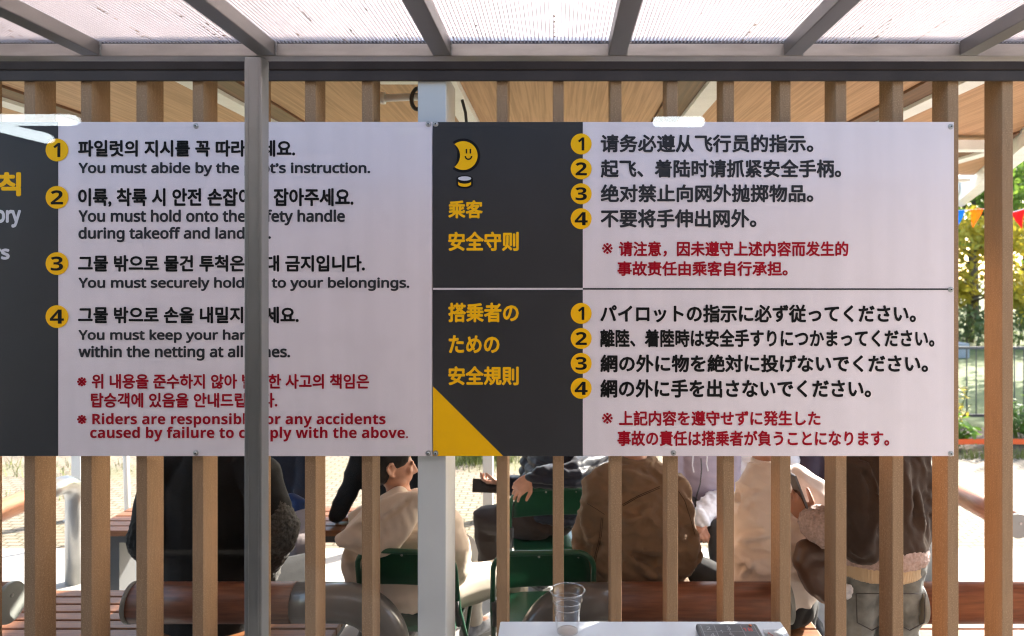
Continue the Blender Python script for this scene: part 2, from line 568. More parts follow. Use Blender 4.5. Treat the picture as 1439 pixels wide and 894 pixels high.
def polycarb(name, lo, hi):
    m = bpy.data.materials.new(name)
    m.use_nodes = True
    nt = m.node_tree
    for n in list(nt.nodes):
        if n.type != 'OUTPUT_MATERIAL': nt.nodes.remove(n)
    out = [n for n in nt.nodes if n.type == 'OUTPUT_MATERIAL'][0]
    tr = nt.nodes.new('ShaderNodeBsdfTransparent')
    tl = nt.nodes.new('ShaderNodeBsdfTranslucent')
    tl.inputs[0].default_value = (0.96, 0.95, 0.955, 1)
    df = nt.nodes.new('ShaderNodeBsdfDiffuse')
    df.inputs[0].default_value = (0.8, 0.78, 0.77, 1)
    gl = nt.nodes.new('ShaderNodeBsdfGlossy')
    gl.inputs['Roughness'].default_value = 0.25
    m1 = nt.nodes.new('ShaderNodeMixShader')
    m2 = nt.nodes.new('ShaderNodeMixShader')
    m3 = nt.nodes.new('ShaderNodeMixShader')
    tc = nt.nodes.new('ShaderNodeTexCoord')
    mp = nt.nodes.new('ShaderNodeMapping')
    mp.inputs['Scale'].default_value = (30, 1.5, 1)
    nt.links.new(tc.outputs['Object'], mp.inputs[0])
    nz = nt.nodes.new('ShaderNodeTexNoise')
    nz.inputs['Scale'].default_value = 2.0
    nz.inputs['Detail'].default_value = 6
    nt.links.new(mp.outputs[0], nz.inputs['Vector'])
    mr = nt.nodes.new('ShaderNodeMapRange')
    mr.inputs['From Min'].default_value = 0.35
    mr.inputs['From Max'].default_value = 0.7
    mr.inputs['To Min'].default_value = lo
    mr.inputs['To Max'].default_value = hi
    nt.links.new(nz.outputs[0], mr.inputs[0])
    m1.inputs[0].default_value = 0.1
    nt.links.new(tl.outputs[0], m1.inputs[1])
    nt.links.new(df.outputs[0], m1.inputs[2])
    tr.inputs[0].default_value = (0.97, 0.95, 0.96, 1)
    nt.links.new(mr.outputs[0], m2.inputs[0])
    nt.links.new(tr.outputs[0], m2.inputs[1])
    nt.links.new(m1.outputs[0], m2.inputs[2])
    m3.inputs[0].default_value = 0.05
    nt.links.new(m2.outputs[0], m3.inputs[1])
    nt.links.new(gl.outputs[0], m3.inputs[2])
    nt.links.new(m3.outputs[0], out.inputs[0])
    return m


def rib_mat(name, tint, fac):
    m = bpy.data.materials.new(name)
    m.use_nodes = True
    nt = m.node_tree
    for n in list(nt.nodes):
        if n.type != 'OUTPUT_MATERIAL': nt.nodes.remove(n)
    out = [n for n in nt.nodes if n.type == 'OUTPUT_MATERIAL'][0]
    tr = nt.nodes.new('ShaderNodeBsdfTransparent')
    tr.inputs[0].default_value = tint
    tl = nt.nodes.new('ShaderNodeBsdfTranslucent')
    tl.inputs[0].default_value = (0.9, 0.86, 0.85, 1)
    mx = nt.nodes.new('ShaderNodeMixShader')
    mx.inputs[0].default_value = fac
    nt.links.new(tr.outputs[0], mx.inputs[1])
    nt.links.new(tl.outputs[0], mx.inputs[2])
    nt.links.new(mx.outputs[0], out.inputs[0])
    return m


PC_top = polycarb('upper_sheet_skin', 0.68, 0.84)
PC_low = polycarb('lower_sheet_skin', 0.05, 0.10)
RB = rib_mat('sheet_rib', (0.72, 0.68, 0.67, 1), 0.25)
for z, m_ in ((2.6745, PC_low), (2.6825, PC_top)):
    bm = bmesh.new()
    v = [bm.verts.new(p) for p in ((-2.75, 1.0, z), (2.3, 1.0, z), (2.3, 2.03, z), (-2.75, 2.03, z))]
    bm.faces.new(v)
    sh = obj('plastic_sheet', bm, m_, t)
bm = bmesh.new()
bmf = bmesh.new()
x = -2.745
while x < 2.3:
    box(bm, x, x + 0.0014, 1.002, 2.028, 2.6747, 2.6823)
    box(bmf, x - 0.0011, x + 0.0025, 1.002, 2.028, 2.6748, 2.6754)
    x += 0.0105
obj('sheet_ribs', bm, RB, sh)
obj('rib_feet', bmf, rib_mat('rib_foot', (0.50, 0.46, 0.46, 1), 0.35), sh)
# dirty streaks lodged in the flutes
dirt = mat('flute_dirt', (0.20, 0.12, 0.07), 0.9, var=0.4, var_scale=80)
bm = bmesh.new()
for i in range(60):
    xx = -2.745 + 0.0105 * rnd.randint(60, 430) + 0.005
    y = rnd.uniform(1.75, 2.0)
    for k in range(rnd.randint(1, 7)):
        l = rnd.uniform(0.002, 0.018)
        box(bm, xx - 0.003, xx + rnd.uniform(-.001, 0.003), y, y + l, 2.6750, 2.6756)
        y += l + rnd.uniform(0.003, 0.03)
        if y > 2.0: break
obj('flute_dirt', bm, dirt, sh)
bm = bmesh.new()
for a, b_ in ((-1.56, -1.25), (-1.02, -0.92), (-0.60, -0.52), (-0.33, 0.13), (0.2, 0.39), (0.72, 1.08), (1.2, 1.6)):
    box(bm, a, b_, 2.031, 2.038, 2.666, 2.674)
obj('shadow_gap_strip', bm, M['dark_steel'], sh)  # dark strips standing in for the shadow gap at the sheet end

# aluminium post of the porch
def alu_post(x0, lab):
    p = thing('porch_post', (x0 + 0.025, 2.025, 0), lab, 'post')
    bm = newbox(x0, x0 + 0.0505, 2.0, 2.05, 0.0, 2.627)
    obj('shaft', bm, M['alu'], p, bevel=0.003)
    bm = bmesh.new()
    for k in (0.010, 0.037):
        box(bm, x0 + k, x0 + k + 0.0035, 1.9985, 2.0005, 0.02, 2.60)
    obj('profile_ridge', bm, M['alu'], p)
    bm = newbox(x0 - 0.03, x0 + 0.08, 1.97, 2.08, 0.0, 0.008)
    obj('base_plate', bm, M['alu'], p)


alu_post(-0.893, 'brushed aluminium porch post standing in front of the left sign')
alu_post(2.0, 'brushed aluminium porch post to the right of both signs, outside the frame')

# ------------------------------------------------------------------ ticket booth round the camera: walls, window glass, lamps
M['booth'] = mat('booth_wall', (0.10, 0.095, 0.09), 0.8, var=0.1, var_scale=2)
t = thing('booth', (0, -1.4, 0), 'dim booth room with a wide window looking out at the signs', 'booth')
obj('booth_floor', newbox(-3.6, 2.2, -4.2, 0.98, 0.2, 0.4), M['booth'], t)
obj('booth_wall', newbox(-3.7, -3.6, -4.2, 0.98, 0.0, 3.3), M['booth'], t)
obj('booth_wall', newbox(2.2, 2.3, -4.2, 0.98, 0.0, 3.3), M['booth'], t)
obj('booth_wall', newbox(-3.6, 2.2, -4.3, -4.2, 0.0, 3.3), M['booth'], t)
obj('booth_ceiling', newbox(-3.7, 2.3, -4.2, 0.98, 3.3, 3.4), M['booth'], t)
obj('booth_wall', newbox(-3.6, -2.6, 0.93, 0.985, 0.4, 3.3), M['booth'], t)
obj('window_sill', newbox(-2.6, 2.2, 0.93, 1.02, 0.4, 1.25), M['booth'], t)
obj('window_head', newbox(-2.6, 2.2, 0.93, 0.985, 2.72, 3.3), M['booth'], t)


def pane_mat(name, tint, refl, rough=0.0):
    m = bpy.data.materials.new(name)
    m.use_nodes = True
    nt = m.node_tree
    for n in list(nt.nodes):
        if n.type != 'OUTPUT_MATERIAL': nt.nodes.remove(n)
    out = [n for n in nt.nodes if n.type == 'OUTPUT_MATERIAL'][0]
    tr = nt.nodes.new('ShaderNodeBsdfTransparent')
    tr.inputs[0].default_value = (*tint, 1)
    gl = nt.nodes.new('ShaderNodeBsdfGlossy')
    gl.inputs['Roughness'].default_value = rough
    lw = nt.nodes.new('ShaderNodeLayerWeight')
    lw.inputs[0].default_value = 0.5
    pw = nt.nodes.new('ShaderNodeMath')
    pw.operation = 'POWER'
    pw.inputs[1].default_value = 5
    nt.links.new(lw.outputs['Facing'], pw.inputs[0])
    ad = nt.nodes.new('ShaderNodeMath')
    ad.operation = 'ADD'
    ad.inputs[1].default_value = refl
    ad.use_clamp = True
    nt.links.new(pw.outputs[0], ad.inputs[0])
    mx = nt.nodes.new('ShaderNodeMixShader')
    nt.links.new(ad.outputs[0], mx.inputs[0])
    nt.links.new(tr.outputs[0], mx.inputs[1])
    nt.links.new(gl.outputs[0], mx.inputs[2])
    nt.links.new(mx.outputs[0], out.inputs[0])
    return m


obj('window_pane', newbox(-2.59, 2.19, 0.95, 0.956, 1.252, 2.718), pane_mat('window_glass', (0.985, 0.985, 0.98), 0.04), t)

# the tube lamps on the booth ceiling whose reflections hang in the window glass
em = bpy.data.materials.new('lamp_tube_glow')
em.use_nodes = True
b = em.node_tree.nodes['Principled BSDF']
b.inputs['Emission Color'].default_value = (0.84, 0.95, 1.0, 1)
b.inputs['Emission Strength'].default_value = 2.7
GL = 0.95


def mirror_pt(px, py, dv):
    p = at(px, py, dv)
    return Vector((p.x, 2 * GL - p.y, p.z))


lamps = [((-150, 168), 3.3, (110, 168.5), 3.3, 'white tube lamp mirrored in the glass as a level bar at the far left', 0.027),
         ((-90, 158), 4.4, (72, 196), 3.55, 'white tube lamp mirrored in the glass as a slanting bar at the far left', 0.027),
         ((918, 171), 5.0, (990, 171), 5.0, 'short white tube lamp mirrored in the glass above the Chinese text', 0.036)]
for (a, da, b_, db, lab, rr) in lamps:
    p0, p1 = mirror_pt(*a, da), mirror_pt(*b_, db)
    mid = (p0 + p1) / 2
    l = thing('tube_lamp', mid, lab, 'lamp')
    bm = bmesh.new()
    tube(bm, [p0.lerp(p1, k) for k in (0, .02, .05, .95, .98, 1)], [rr * .4, rr * .8, rr, rr, rr * .8, rr * .4], 16)
    obj('tube', bm, em, l, True)
    for k in (0.2, 0.8):
        bm = bmesh.new()
        q = p0.lerp(p1, k)
        tube(bm, [q + Vector((0, 0, rr)), Vector((q.x, q.y, 3.3))], 0.004, 6)
        obj('hanger', bm, M['dark_steel'], l)

# ------------------------------------------------------------------ signs
SY = 2.482
SS = 990.0 / SY


def sx(px): return (px - CX) / SS


def sz(py): return EYE - (py - CY) / SS


def flat(bm, pts, y):
    """front-facing polygon from photograph coordinates on the sign plane"""
    vs = [bm.verts.new((sx(p[0]), y, sz(p[1]))) for p in pts]
    f = bm.faces.new(vs)
    bm.normal_update()
    if f.normal.y > 0: f.normal_flip()


def disc_pts(cx, cy, r, n=40, ry=None, a0=0.0, a1=2 * math.pi):
    ry = ry or r
    return [(cx + r * math.cos(a0 + (a1 - a0) * i / n), cy + ry * math.sin(a0 + (a1 - a0) * i / n)) for i in range(n)]


def sans(s, bold):
    r = ''
    for ch in s:
        if 'A' <= ch <= 'Z': r += chr((0x1D5D4 if bold else 0x1D5A0) + ord(ch) - 65)
        elif 'a' <= ch <= 'z': r += chr((0x1D5EE if bold else 0x1D5BA) + ord(ch) - 97)
        elif '0' <= ch <= '9': r += chr((0x1D7EC if bold else 0x1D7E2) + ord(ch) - 48)
        else: r += ch
    return r


def glyphs(s, w=0.0, res=3):
    """flat text as (verts, faces); w thickens every stroke by w em on each side"""
    c = bpy.data.curves.new('glyphs', 'FONT')
    c.body = s
    c.resolution_u = res
    o = bpy.data.objects.new('glyphs', c)
    col.objects.link(o)
    dg = bpy.context.evaluated_depsgraph_get()
    me = o.evaluated_get(dg).to_mesh()
    v0 = [(v.co.x, v.co.y) for v in me.vertices]
    f0 = [tuple(p.vertices) for p in me.polygons]
    o.evaluated_get(dg).to_mesh_clear()
    bpy.data.objects.remove(o)
    bpy.data.curves.remove(c)
    shifts = [(0, 0)]
    if w > 0:
        shifts += [(w * math.cos(a), w * math.sin(a)) for a in [math.pi * k / 4 for k in range(8)]]
    V, Fc = [], []
    for k, (dx, dy) in enumerate(shifts):
        n = len(V)
        V += [(x + dx, y + dy, k) for x, y in v0]
        Fc += [tuple(i + n for i in f) for f in f0]
    return V, Fc


def text(s, x0, x1, y0, y1, m, parent, w=0.0, name='text_line', y=None, bold=None, label=None):
    """lettering whose ink fills the photograph box x0..x1, y0..y1 on the sign plane"""
    if bold is not None: s = sans(s, bold)
    V, Fc = glyphs(s, w)
    ax, bx_ = min(v[0] for v in V), max(v[0] for v in V)
    ay, by = min(v[1] for v in V), max(v[1] for v in V)
    yy = (SY - 0.0012) if y is None else y
    X0, X1, Z0, Z1 = sx(x0), sx(x1), sz(y1), sz(y0)
    vs = [(X0 + (v[0] - ax) / (bx_ - ax) * (X1 - X0), yy - v[2] * 0.00003, Z0 + (v[1] - ay) / (by - ay) * (Z1 - Z0)) for v in V]
    me = bpy.data.meshes.new(name)
    me.from_pydata(vs, [], Fc)
    return obj(name, me, m, parent)


def badge(n, cx, cy, r, parent):
    bm = bmesh.new()
    flat(bm, disc_pts(cx, cy, r), SY - 0.0016)
    b_ = obj('number_badge', bm, M['ink_yellow'], parent)
    h = r * 0.62
    w = {'1': 0.30, '2': 0.54, '3': 0.54, '4': 0.62}[n] * r
    text(n, cx - w, cx + w, cy - h, cy + h, M['ink_black'], b_, 0.0, 'numeral', SY - 0.0022, True)


def bolt(px, py, parent):
    bm = bmesh.new()
    c = Vector((sx(px), SY - 0.001, sz(py)))
    bmesh.ops.create_cone(bm, cap_ends=True, segments=16, radius1=0.0105, radius2=0.009, depth=0.003,
                          matrix=Matrix.Translation(c) @ Matrix.Rotation(R(90), 4, 'X'))
    sphere(bm, c + Vector((0, -0.0015, 0)), (0.006, 0.004, 0.006), 2)
    o = obj('bolt', bm, M['bolt'], parent)
    bm = bmesh.new()
    bmesh.ops.create_cone(bm, cap_ends=True, segments=6, radius1=0.0026, radius2=0.0026, depth=0.001,
                          matrix=Matrix.Translation(c + Vector((0, -0.0055, 0))) @ Matrix.Rotation(R(90), 4, 'X'))
    obj('socket', bm, M['ink_black'], o)


def panel(bm, px0, px1, py0, py1, th=0.004, depth=0.014):
    box(bm, sx(px0), sx(px1), SY, SY + th, sz(py1), sz(py0))


# left sign: Korean and English
t = thing('safety_sign', (sx(240), SY, sz(641)), 'wide white rules sign in Korean and English with numbered yellow discs, left of the other', 'sign', 'passenger safety signs on the slat screen')
bm = bmesh.new()
panel(bm, -128, 607.2, 171.5, 641)
obj('board', bm, M['sign_white'], t)
bm = bmesh.new()
flat(bm, [(-128, 171.6), (82, 171.6), (82, 640.9), (-128, 640.9)], SY - 0.0006)
obj('title_band', bm, M['sign_dark'], t)
text('칙', -3, 30, 242, 276, M['ink_yellow'], t, 0.045)
text('ory', -6, 30, 295, 320, M['ink_white'], t, 0.045, bold=False)
text('rs', -8, 14, 349.5, 365, M['ink_white'], t, 0.045, bold=False)
KW = 0.034
for s, x1, y0, y1 in (('파일럿의 지시를 꼭 따라주세요.', 415, 197, 220.5), ('이륙, 착륙 시 안전 손잡이를 잡아주세요.', 497, 264.5, 291),
                      ('그물 밖으로 물건 투척은 절대 금지입니다.', 513, 358.5, 382), ('그물 밖으로 손을 내밀지 마세요.', 420, 431, 454.5)):
    text(s, 110, x1, y0, y1, M['ink_black'], t, KW)
for s, x1, y0, y1 in (('You must abide by the pilot’s instruction.', 520.5, 228, 248), ('You must hold onto the safety handle', 485, 294.5, 317),
                      ('during takeoff and landing.', 381, 319, 340.5), ('You must securely hold on to your belongings.', 575.5, 389.5, 409),
                      ('You must keep your hands', 372, 463, 482), ('within the netting at all times.', 408, 485.5, 507)):
    text(s, 110.5, x1, y0, y1, M['ink_grey'], t, 0.036, bold=False)
text('※', 108.5, 122, 530, 543, M['ink_red'], t, 0.022)
text('위 내용을 준수하지 않아 발생한 사고의 책임은', 129, 519, 525.5, 546.5, M['ink_red'], t, 0.03)
text('탑승객에 있음을 안내드립니다.', 128, 390, 552, 573, M['ink_red'], t, 0.03)
text('※', 108.5, 122, 583, 596, M['ink_red'], t, 0.022)
text('Riders are responsible for any accidents', 130, 542, 580.5, 601, M['ink_red'], t, 0.008, bold=True)
text('caused by failure to comply with the above.', 127, 573.5, 599.5, 620.5, M['ink_red'], t, 0.008, bold=True)
for n, cy in zip('1234', (211, 277.5, 370.5, 445)): badge(n, 80.5, cy, 16, t)
for p in ((275.5, 177), (602, 174.5), (275.5, 636.5), (602, 637), (-120, 177), (-120, 636)): bolt(*p, t)
bm = bmesh.new()
flat(bm, [(560, 172.5), (586, 172.5), (586, 190.5), (560, 190.5)], SY - 0.0005)
flat(bm, [(556, 625), (584, 625), (584, 640), (556, 640)], SY - 0.0005)
obj('tape_patch', bm, M['tape'], t)

# right sign: Chinese above, Japanese below
t = thing('safety_sign', (sx(975), SY, sz(641)), 'wide charcoal and white rules sign in Chinese and Japanese with a yellow moon emblem', 'sign', 'passenger safety signs on the slat screen')
bm = bmesh.new()
panel(bm, 608.4, 1340.5, 171.5, 641)
obj('board', bm, M['sign_white'], t)
bm = bmesh.new()
flat(bm, [(608.5, 171.6), (819, 171.6), (819, 404.6), (608.5, 404.6)], SY - 0.0006)
flat(bm, [(608.5, 407.3), (819, 407.3), (819, 640.9), (608.5, 640.9)], SY - 0.0006)
obj('title_band', bm, M['sign_dark'], t)
bm = bmesh.new()
flat(bm, [(819, 404.9), (1340, 405.4), (1340, 407.6), (819, 407.2)], SY - 0.0007)
obj('divider_line', bm, M['ink_grey'], t)
bm = bmesh.new()
flat(bm, [(608.6, 543), (608.6, 640.8), (707, 640.8)], SY - 0.0010)
obj('corner_triangle', bm, M['ink_yellow'], t)
# moon emblem with its basket
bm = bmesh.new()


def crescent(r, rin, cxi, cx0=652.0, cy0=218.5, n=48):
    pts_o, pts_i = [], []
    a0 = R(222); a1 = R(222) - R(2 * 222 - 360) - 2 * math.pi
    # outer arc going round the right-hand side
    for i in range(n + 1):
        a = R(-128) + (R(128) - R(-128)) * i / n
        pts_o.append((cx0 + r * math.cos(a), cy0 + r * math.sin(a)))
    p0, p1 = pts_o[-1], pts_o[0]
    hy = (p0[1] - p1[1]) / 2
    k = math.asin(min(1, hy / rin))
    cx1 = p0[0] - rin * math.cos(k)
    for i in range(n + 1):
        a = k - 2 * k * i / n
        pts_i.append((cx1 + rin * math.cos(a), cy0 + rin * math.sin(a)))
    return pts_o, pts_i


def strip(bm, A, B, y):
    va = [bm.verts.new((sx(p[0]), y, sz(p[1]))) for p in A]
    vb = [bm.verts.new((sx(p[0]), y, sz(p[1]))) for p in B]
    for i in range(len(A) - 1):
        try: bm.faces.new((va[i], va[i + 1], vb[i + 1], vb[i]))
        except ValueError: pass


po, pi_ = crescent(24.0, 31.0, 0, 651.0, 218.8)
strip(bm, po, list(reversed(pi_)), SY - 0.0010)
e0 = obj('emblem_outline', bm, M['ink_black'], t)
bm = bmesh.new()
po, pi_ = crescent(20.2, 19.8, 0, 651.0, 218.8)
strip(bm, po, list(reversed(pi_)), SY - 0.0014)
em_o = obj('emblem_moon', bm, M['ink_yellow'], t)
bm = bmesh.new()
flat(bm, [(654.6, 209.5), (656.6, 209.5), (656.6, 216), (654.6, 216)], SY - 0.0020)
flat(bm, [(660.2, 209.5), (662.2, 209.5), (662.2, 216), (660.2, 216)], SY - 0.0020)
o1 = [(658.4 + 5.4 * math.cos(a), 219.5 + 5.6 * math.sin(a)) for a in [math.pi * i / 14 for i in range(15)]]
i1 = [(658.4 + 3.4 * math.cos(a), 219.5 + 3.6 * math.sin(a)) for a in [math.pi * i / 14 for i in range(15)]]
strip(bm, o1, i1, SY - 0.0020)
obj('emblem_smile', bm, M['ink_black'], em_o)
bm = bmesh.new()
flat(bm, [(641.5, 252)] + [(653 + 11.5 * math.cos(a), 251 - 4.8 * math.sin(a)) for a in [math.pi - math.pi * i / 16 for i in range(17)]] + [(664.5, 259.5)] +
     [(653 + 11.5 * math.cos(a), 260 + 5 * math.sin(a)) for a in [math.pi * i / 16 for i in range(1, 16)]] + [(641.5, 259.5)], SY - 0.0010)
bk = obj('emblem_basket', bm, M['ink_black'], t)
bm = bmesh.new()
flat(bm, disc_pts(653, 251, 9.2, 28, 3.0), SY - 0.0014)
obj('basket_rim', bm, M['ink_white'], bk)
bm = bmesh.new()
top = [(653 + 9 * math.cos(a), 255 + 3.4 * math.sin(a)) for a in [math.pi * i / 16 for i in range(17)]]
low = [(653 + 9 * math.cos(a), 259 + 3.6 * math.sin(a)) for a in [math.pi * i / 16 for i in range(17)]]
strip(bm, top, low, SY - 0.0014)
obj('basket_band', bm, M['ink_yellow'], bk)
for s, x0, x1, y0, y1 in (('乘客', 630, 678.5, 281.5, 307), ('安全守则', 630, 729, 325.5, 353), ('搭乗者の', 630, 729, 425.5, 453), ('ための', 630.5, 702, 471, 496.5),
                          ('安全規則', 630, 729, 514.5, 541.5)):
    text(s, x0, x1, y0, y1, M['ink_yellow'], t, 0.033)
CW = 0.031
for s, x1, y0, y1 in (('请务必遵从飞行员的指示。', 1143, 189, 214.5), ('起飞、着陆时请抓紧安全手柄。', 1182, 224, 250),
                      ('绝对禁止向网外抛掷物品。', 1143, 259, 284.5), ('不要将手伸出网外。', 1063, 294, 320)):
    text(s, 844, x1, y0, y1, M['ink_grey'], t, CW)
for s, x1, y0, y1 in (('パイロットの指示に必ず従ってください。', 1287, 428, 453.5), ('離陸、着陸時は安全手すりにつかまってください。', 1313, 462.5, 488),
                      ('網の外に物を絶対に投げないでください。', 1304, 498, 523.5), ('網の外に手を出さないでください。', 1224, 533, 559)):
    text(s, 843.5, x1, y0, y1, M['ink_black'], t, CW + 0.003)
text('※', 846, 861, 341.5, 357, M['ink_red'], t, 0.006)
text('请注意，因未遵守上述内容而发生的', 869.5, 1192, 339, 361, M['ink_red'], t, 0.03)
text('事故责任由乘客自行承担。', 867.5, 1107, 367, 388, M['ink_red'], t, 0.03)
text('※', 846, 861, 580, 595.5, M['ink_red'], t, 0.006)
text('上記内容を遵守せずに発生した', 870, 1153, 577, 598.5, M['ink_red'], t, 0.03)
text('事故の責任は搭乗者が負うことになります。', 867.5, 1249.5, 605, 627, M['ink_red'], t, 0.03)
for n, cy in zip('1234', (202.5, 237.5, 272.5, 307.5)): badge(n, 816.7, cy, 14.7, t)
for n, cy in zip('1234', (440.5, 475.7, 510.7, 545.7)): badge(n, 816.7, cy, 14.7, t)
for p in ((612.3, 174.5), (612.3, 637), (946.5, 636.5), (1336, 178), (1336, 407), (1336, 637.5)): bolt(*p, t)

# ------------------------------------------------------------------ round timber and steel lean rails
RZ = 0.662


def lean_rail(name, lab, pts, rad, split, capend, mats, cols, group):
    """split: fraction list unused; builds timber sleeve, bent pipe, end cap"""
    pass


def rail_x(x_cap, x_elbow, y, lab, has_elbow=True, wood_end=None):
    """rail along X: capped timber end at x_cap, bent grey pipe leg at x_elbow"""
    sgn = 1 if x_elbow > x_cap else -1
    t = thing('lean_rail', (x_elbow, y, 0), lab, 'rail', 'round timber lean rails')
    bm = bmesh.new()
    wx = wood_end
    tube(bm, [(x_cap + sgn * 0.02, y, RZ), (wx, y, RZ)], 0.080, 40)
    obj('timber_sleeve', bm, M['log'], t, False)
    for p in t.children[-1].data.polygons: p.use_smooth = len(p.vertices) == 4
    bm = bmesh.new()
    tube(bm, fillet([(wx + sgn * 0.002, y, RZ), (x_elbow, y, RZ), (x_elbow, y, 0.0)], 0.2, 14), 0.0785, 40)
    o = obj('bent_pipe', bm, M['pipe_grey'], t)
    for p in o.data.polygons: p.use_smooth = len(p.vertices) == 4
    bm = bmesh.new()
    tube(bm, [(x_cap, y, RZ), (x_cap + sgn * 0.019, y, RZ)], 0.0825, 40)
    c = obj('end_cap', bm, M['cap'], t, bevel=0.003)
    bm = bmesh.new()
    tube(bm, [(x_cap - sgn * 0.003, y, RZ + 0.03), (x_cap, y, RZ + 0.03)], 0.008, 12)
    obj('screw', bm, M['bolt'], c)
    bm = bmesh.new()
    tube(bm, [(x_elbow, y, 0.0), (x_elbow, y, 0.012)], 0.13, 32)
    obj('base_flange', bm, M['pipe_grey'], t)
    return t


rail_x(-1.76, -0.69, 2.9, 'round timber rail on a bent grey pipe leg behind the seated person in black', wood_end=-1.085)
rail_x(0.95, -0.10, 2.9, 'round timber rail on a bent grey pipe leg behind the plastic cup', wood_end=0.25)
rail_x(1.47, 4.2, 2.9, 'round timber rail with grey end cap to the right of the woman in brown', wood_end=3.2)
rail_x(-2.25, -4.6, 2.9, 'round timber rail with pale end cap at the far left edge', wood_end=-3.6)


def rail_y(x, y_cap, y_leg, lab, r=0.062):
    t = thing('handrail', (x, y_leg, 0), lab, 'rail', 'steel and timber handrails beyond the seats')
    bm = bmesh.new()
    tube(bm, fillet([(x, y_leg - 0.30, 0.675), (x, y_leg, 0.675), (x, y_leg, 0)], 0.13, 12), r * 0.92, 32)
    o = obj('bent_pipe', bm, M['pipe_steel'], t)
    for p in o.data.polygons: p.use_smooth = len(p.vertices) == 4
    bm = bmesh.new()
    tube(bm, [(x, y_cap + 0.02, 0.675), (x, y_leg - 0.302, 0.675)], r, 32)
    o = obj('timber_sleeve', bm, M['logy'], t)
    for p in o.data.polygons: p.use_smooth = len(p.vertices) == 4
    bm = bmesh.new()
    tube(bm, [(x, y_cap, 0.675), (x, y_cap + 0.019, 0.675)], r * 1.05, 32)
    c = obj('end_cap', bm, M['cap'], t)
    bm = bmesh.new()
    tube(bm, [(x + .01, y_cap - .003, 0.69), (x + .01, y_cap, 0.69)], 0.007, 12)
    obj('screw', bm, M['bolt'], c)
    return t


rail_y(-3.17, 3.2, 4.62, 'bent steel and timber handrail standing at the left by the paving')
rail_y(2.45, 3.75, 4.62, 'bent steel and timber handrail right of the woman in brown, sloping forward')


# ------------------------------------------------------------------ benches
def bench(x0, x1, y0, y1, z, lab, nslat=6):
    t = thing('bench', ((x0 + x1) / 2, (y0 + y1) / 2, 0), lab, 'bench', 'slatted timber benches')
    w = (y1 - y0) / nslat
    bm = bmesh.new()
    for k in range(nslat):
        box(bm, x0, x1, y0 + k * w + 0.006, y0 + (k + 1) * w - 0.006, z - 0.035, z)
    obj('seat', bm, M['seat'], t, bevel=0.004)
    obj('frame', newbox(x0 + 0.02, x1 - 0.02, y0 + 0.04, y1 - 0.04, z - 0.085, z - 0.037), M['dark_steel'], t)
    for x in (x0 + 0.12, x1 - 0.12):
        obj('leg', newbox(x - 0.03, x + 0.03, y0 + 0.08, y1 - 0.08, 0.0, z - 0.087), M['dark_steel'], t)


bench(-3.4, -0.98, 3.03, 3.5, 0.45, 'slatted timber bench under the person in black', 6)
bench(0.22, 1.14, 3.03, 3.5, 0.45, 'slatted timber bench under the person in the beige sweater', 6)
bench(1.40, 3.3, 3.03, 3.5, 0.45, 'slatted timber bench right of the woman in brown', 6)
bench(-2.85, -0.92, 4.25, 4.7, 0.47, 'far timber bench beyond the person in black', 5)
bench(0.62, 2.1, 4.3, 4.75, 0.45, 'far timber bench under the person in the lilac jacket', 5)


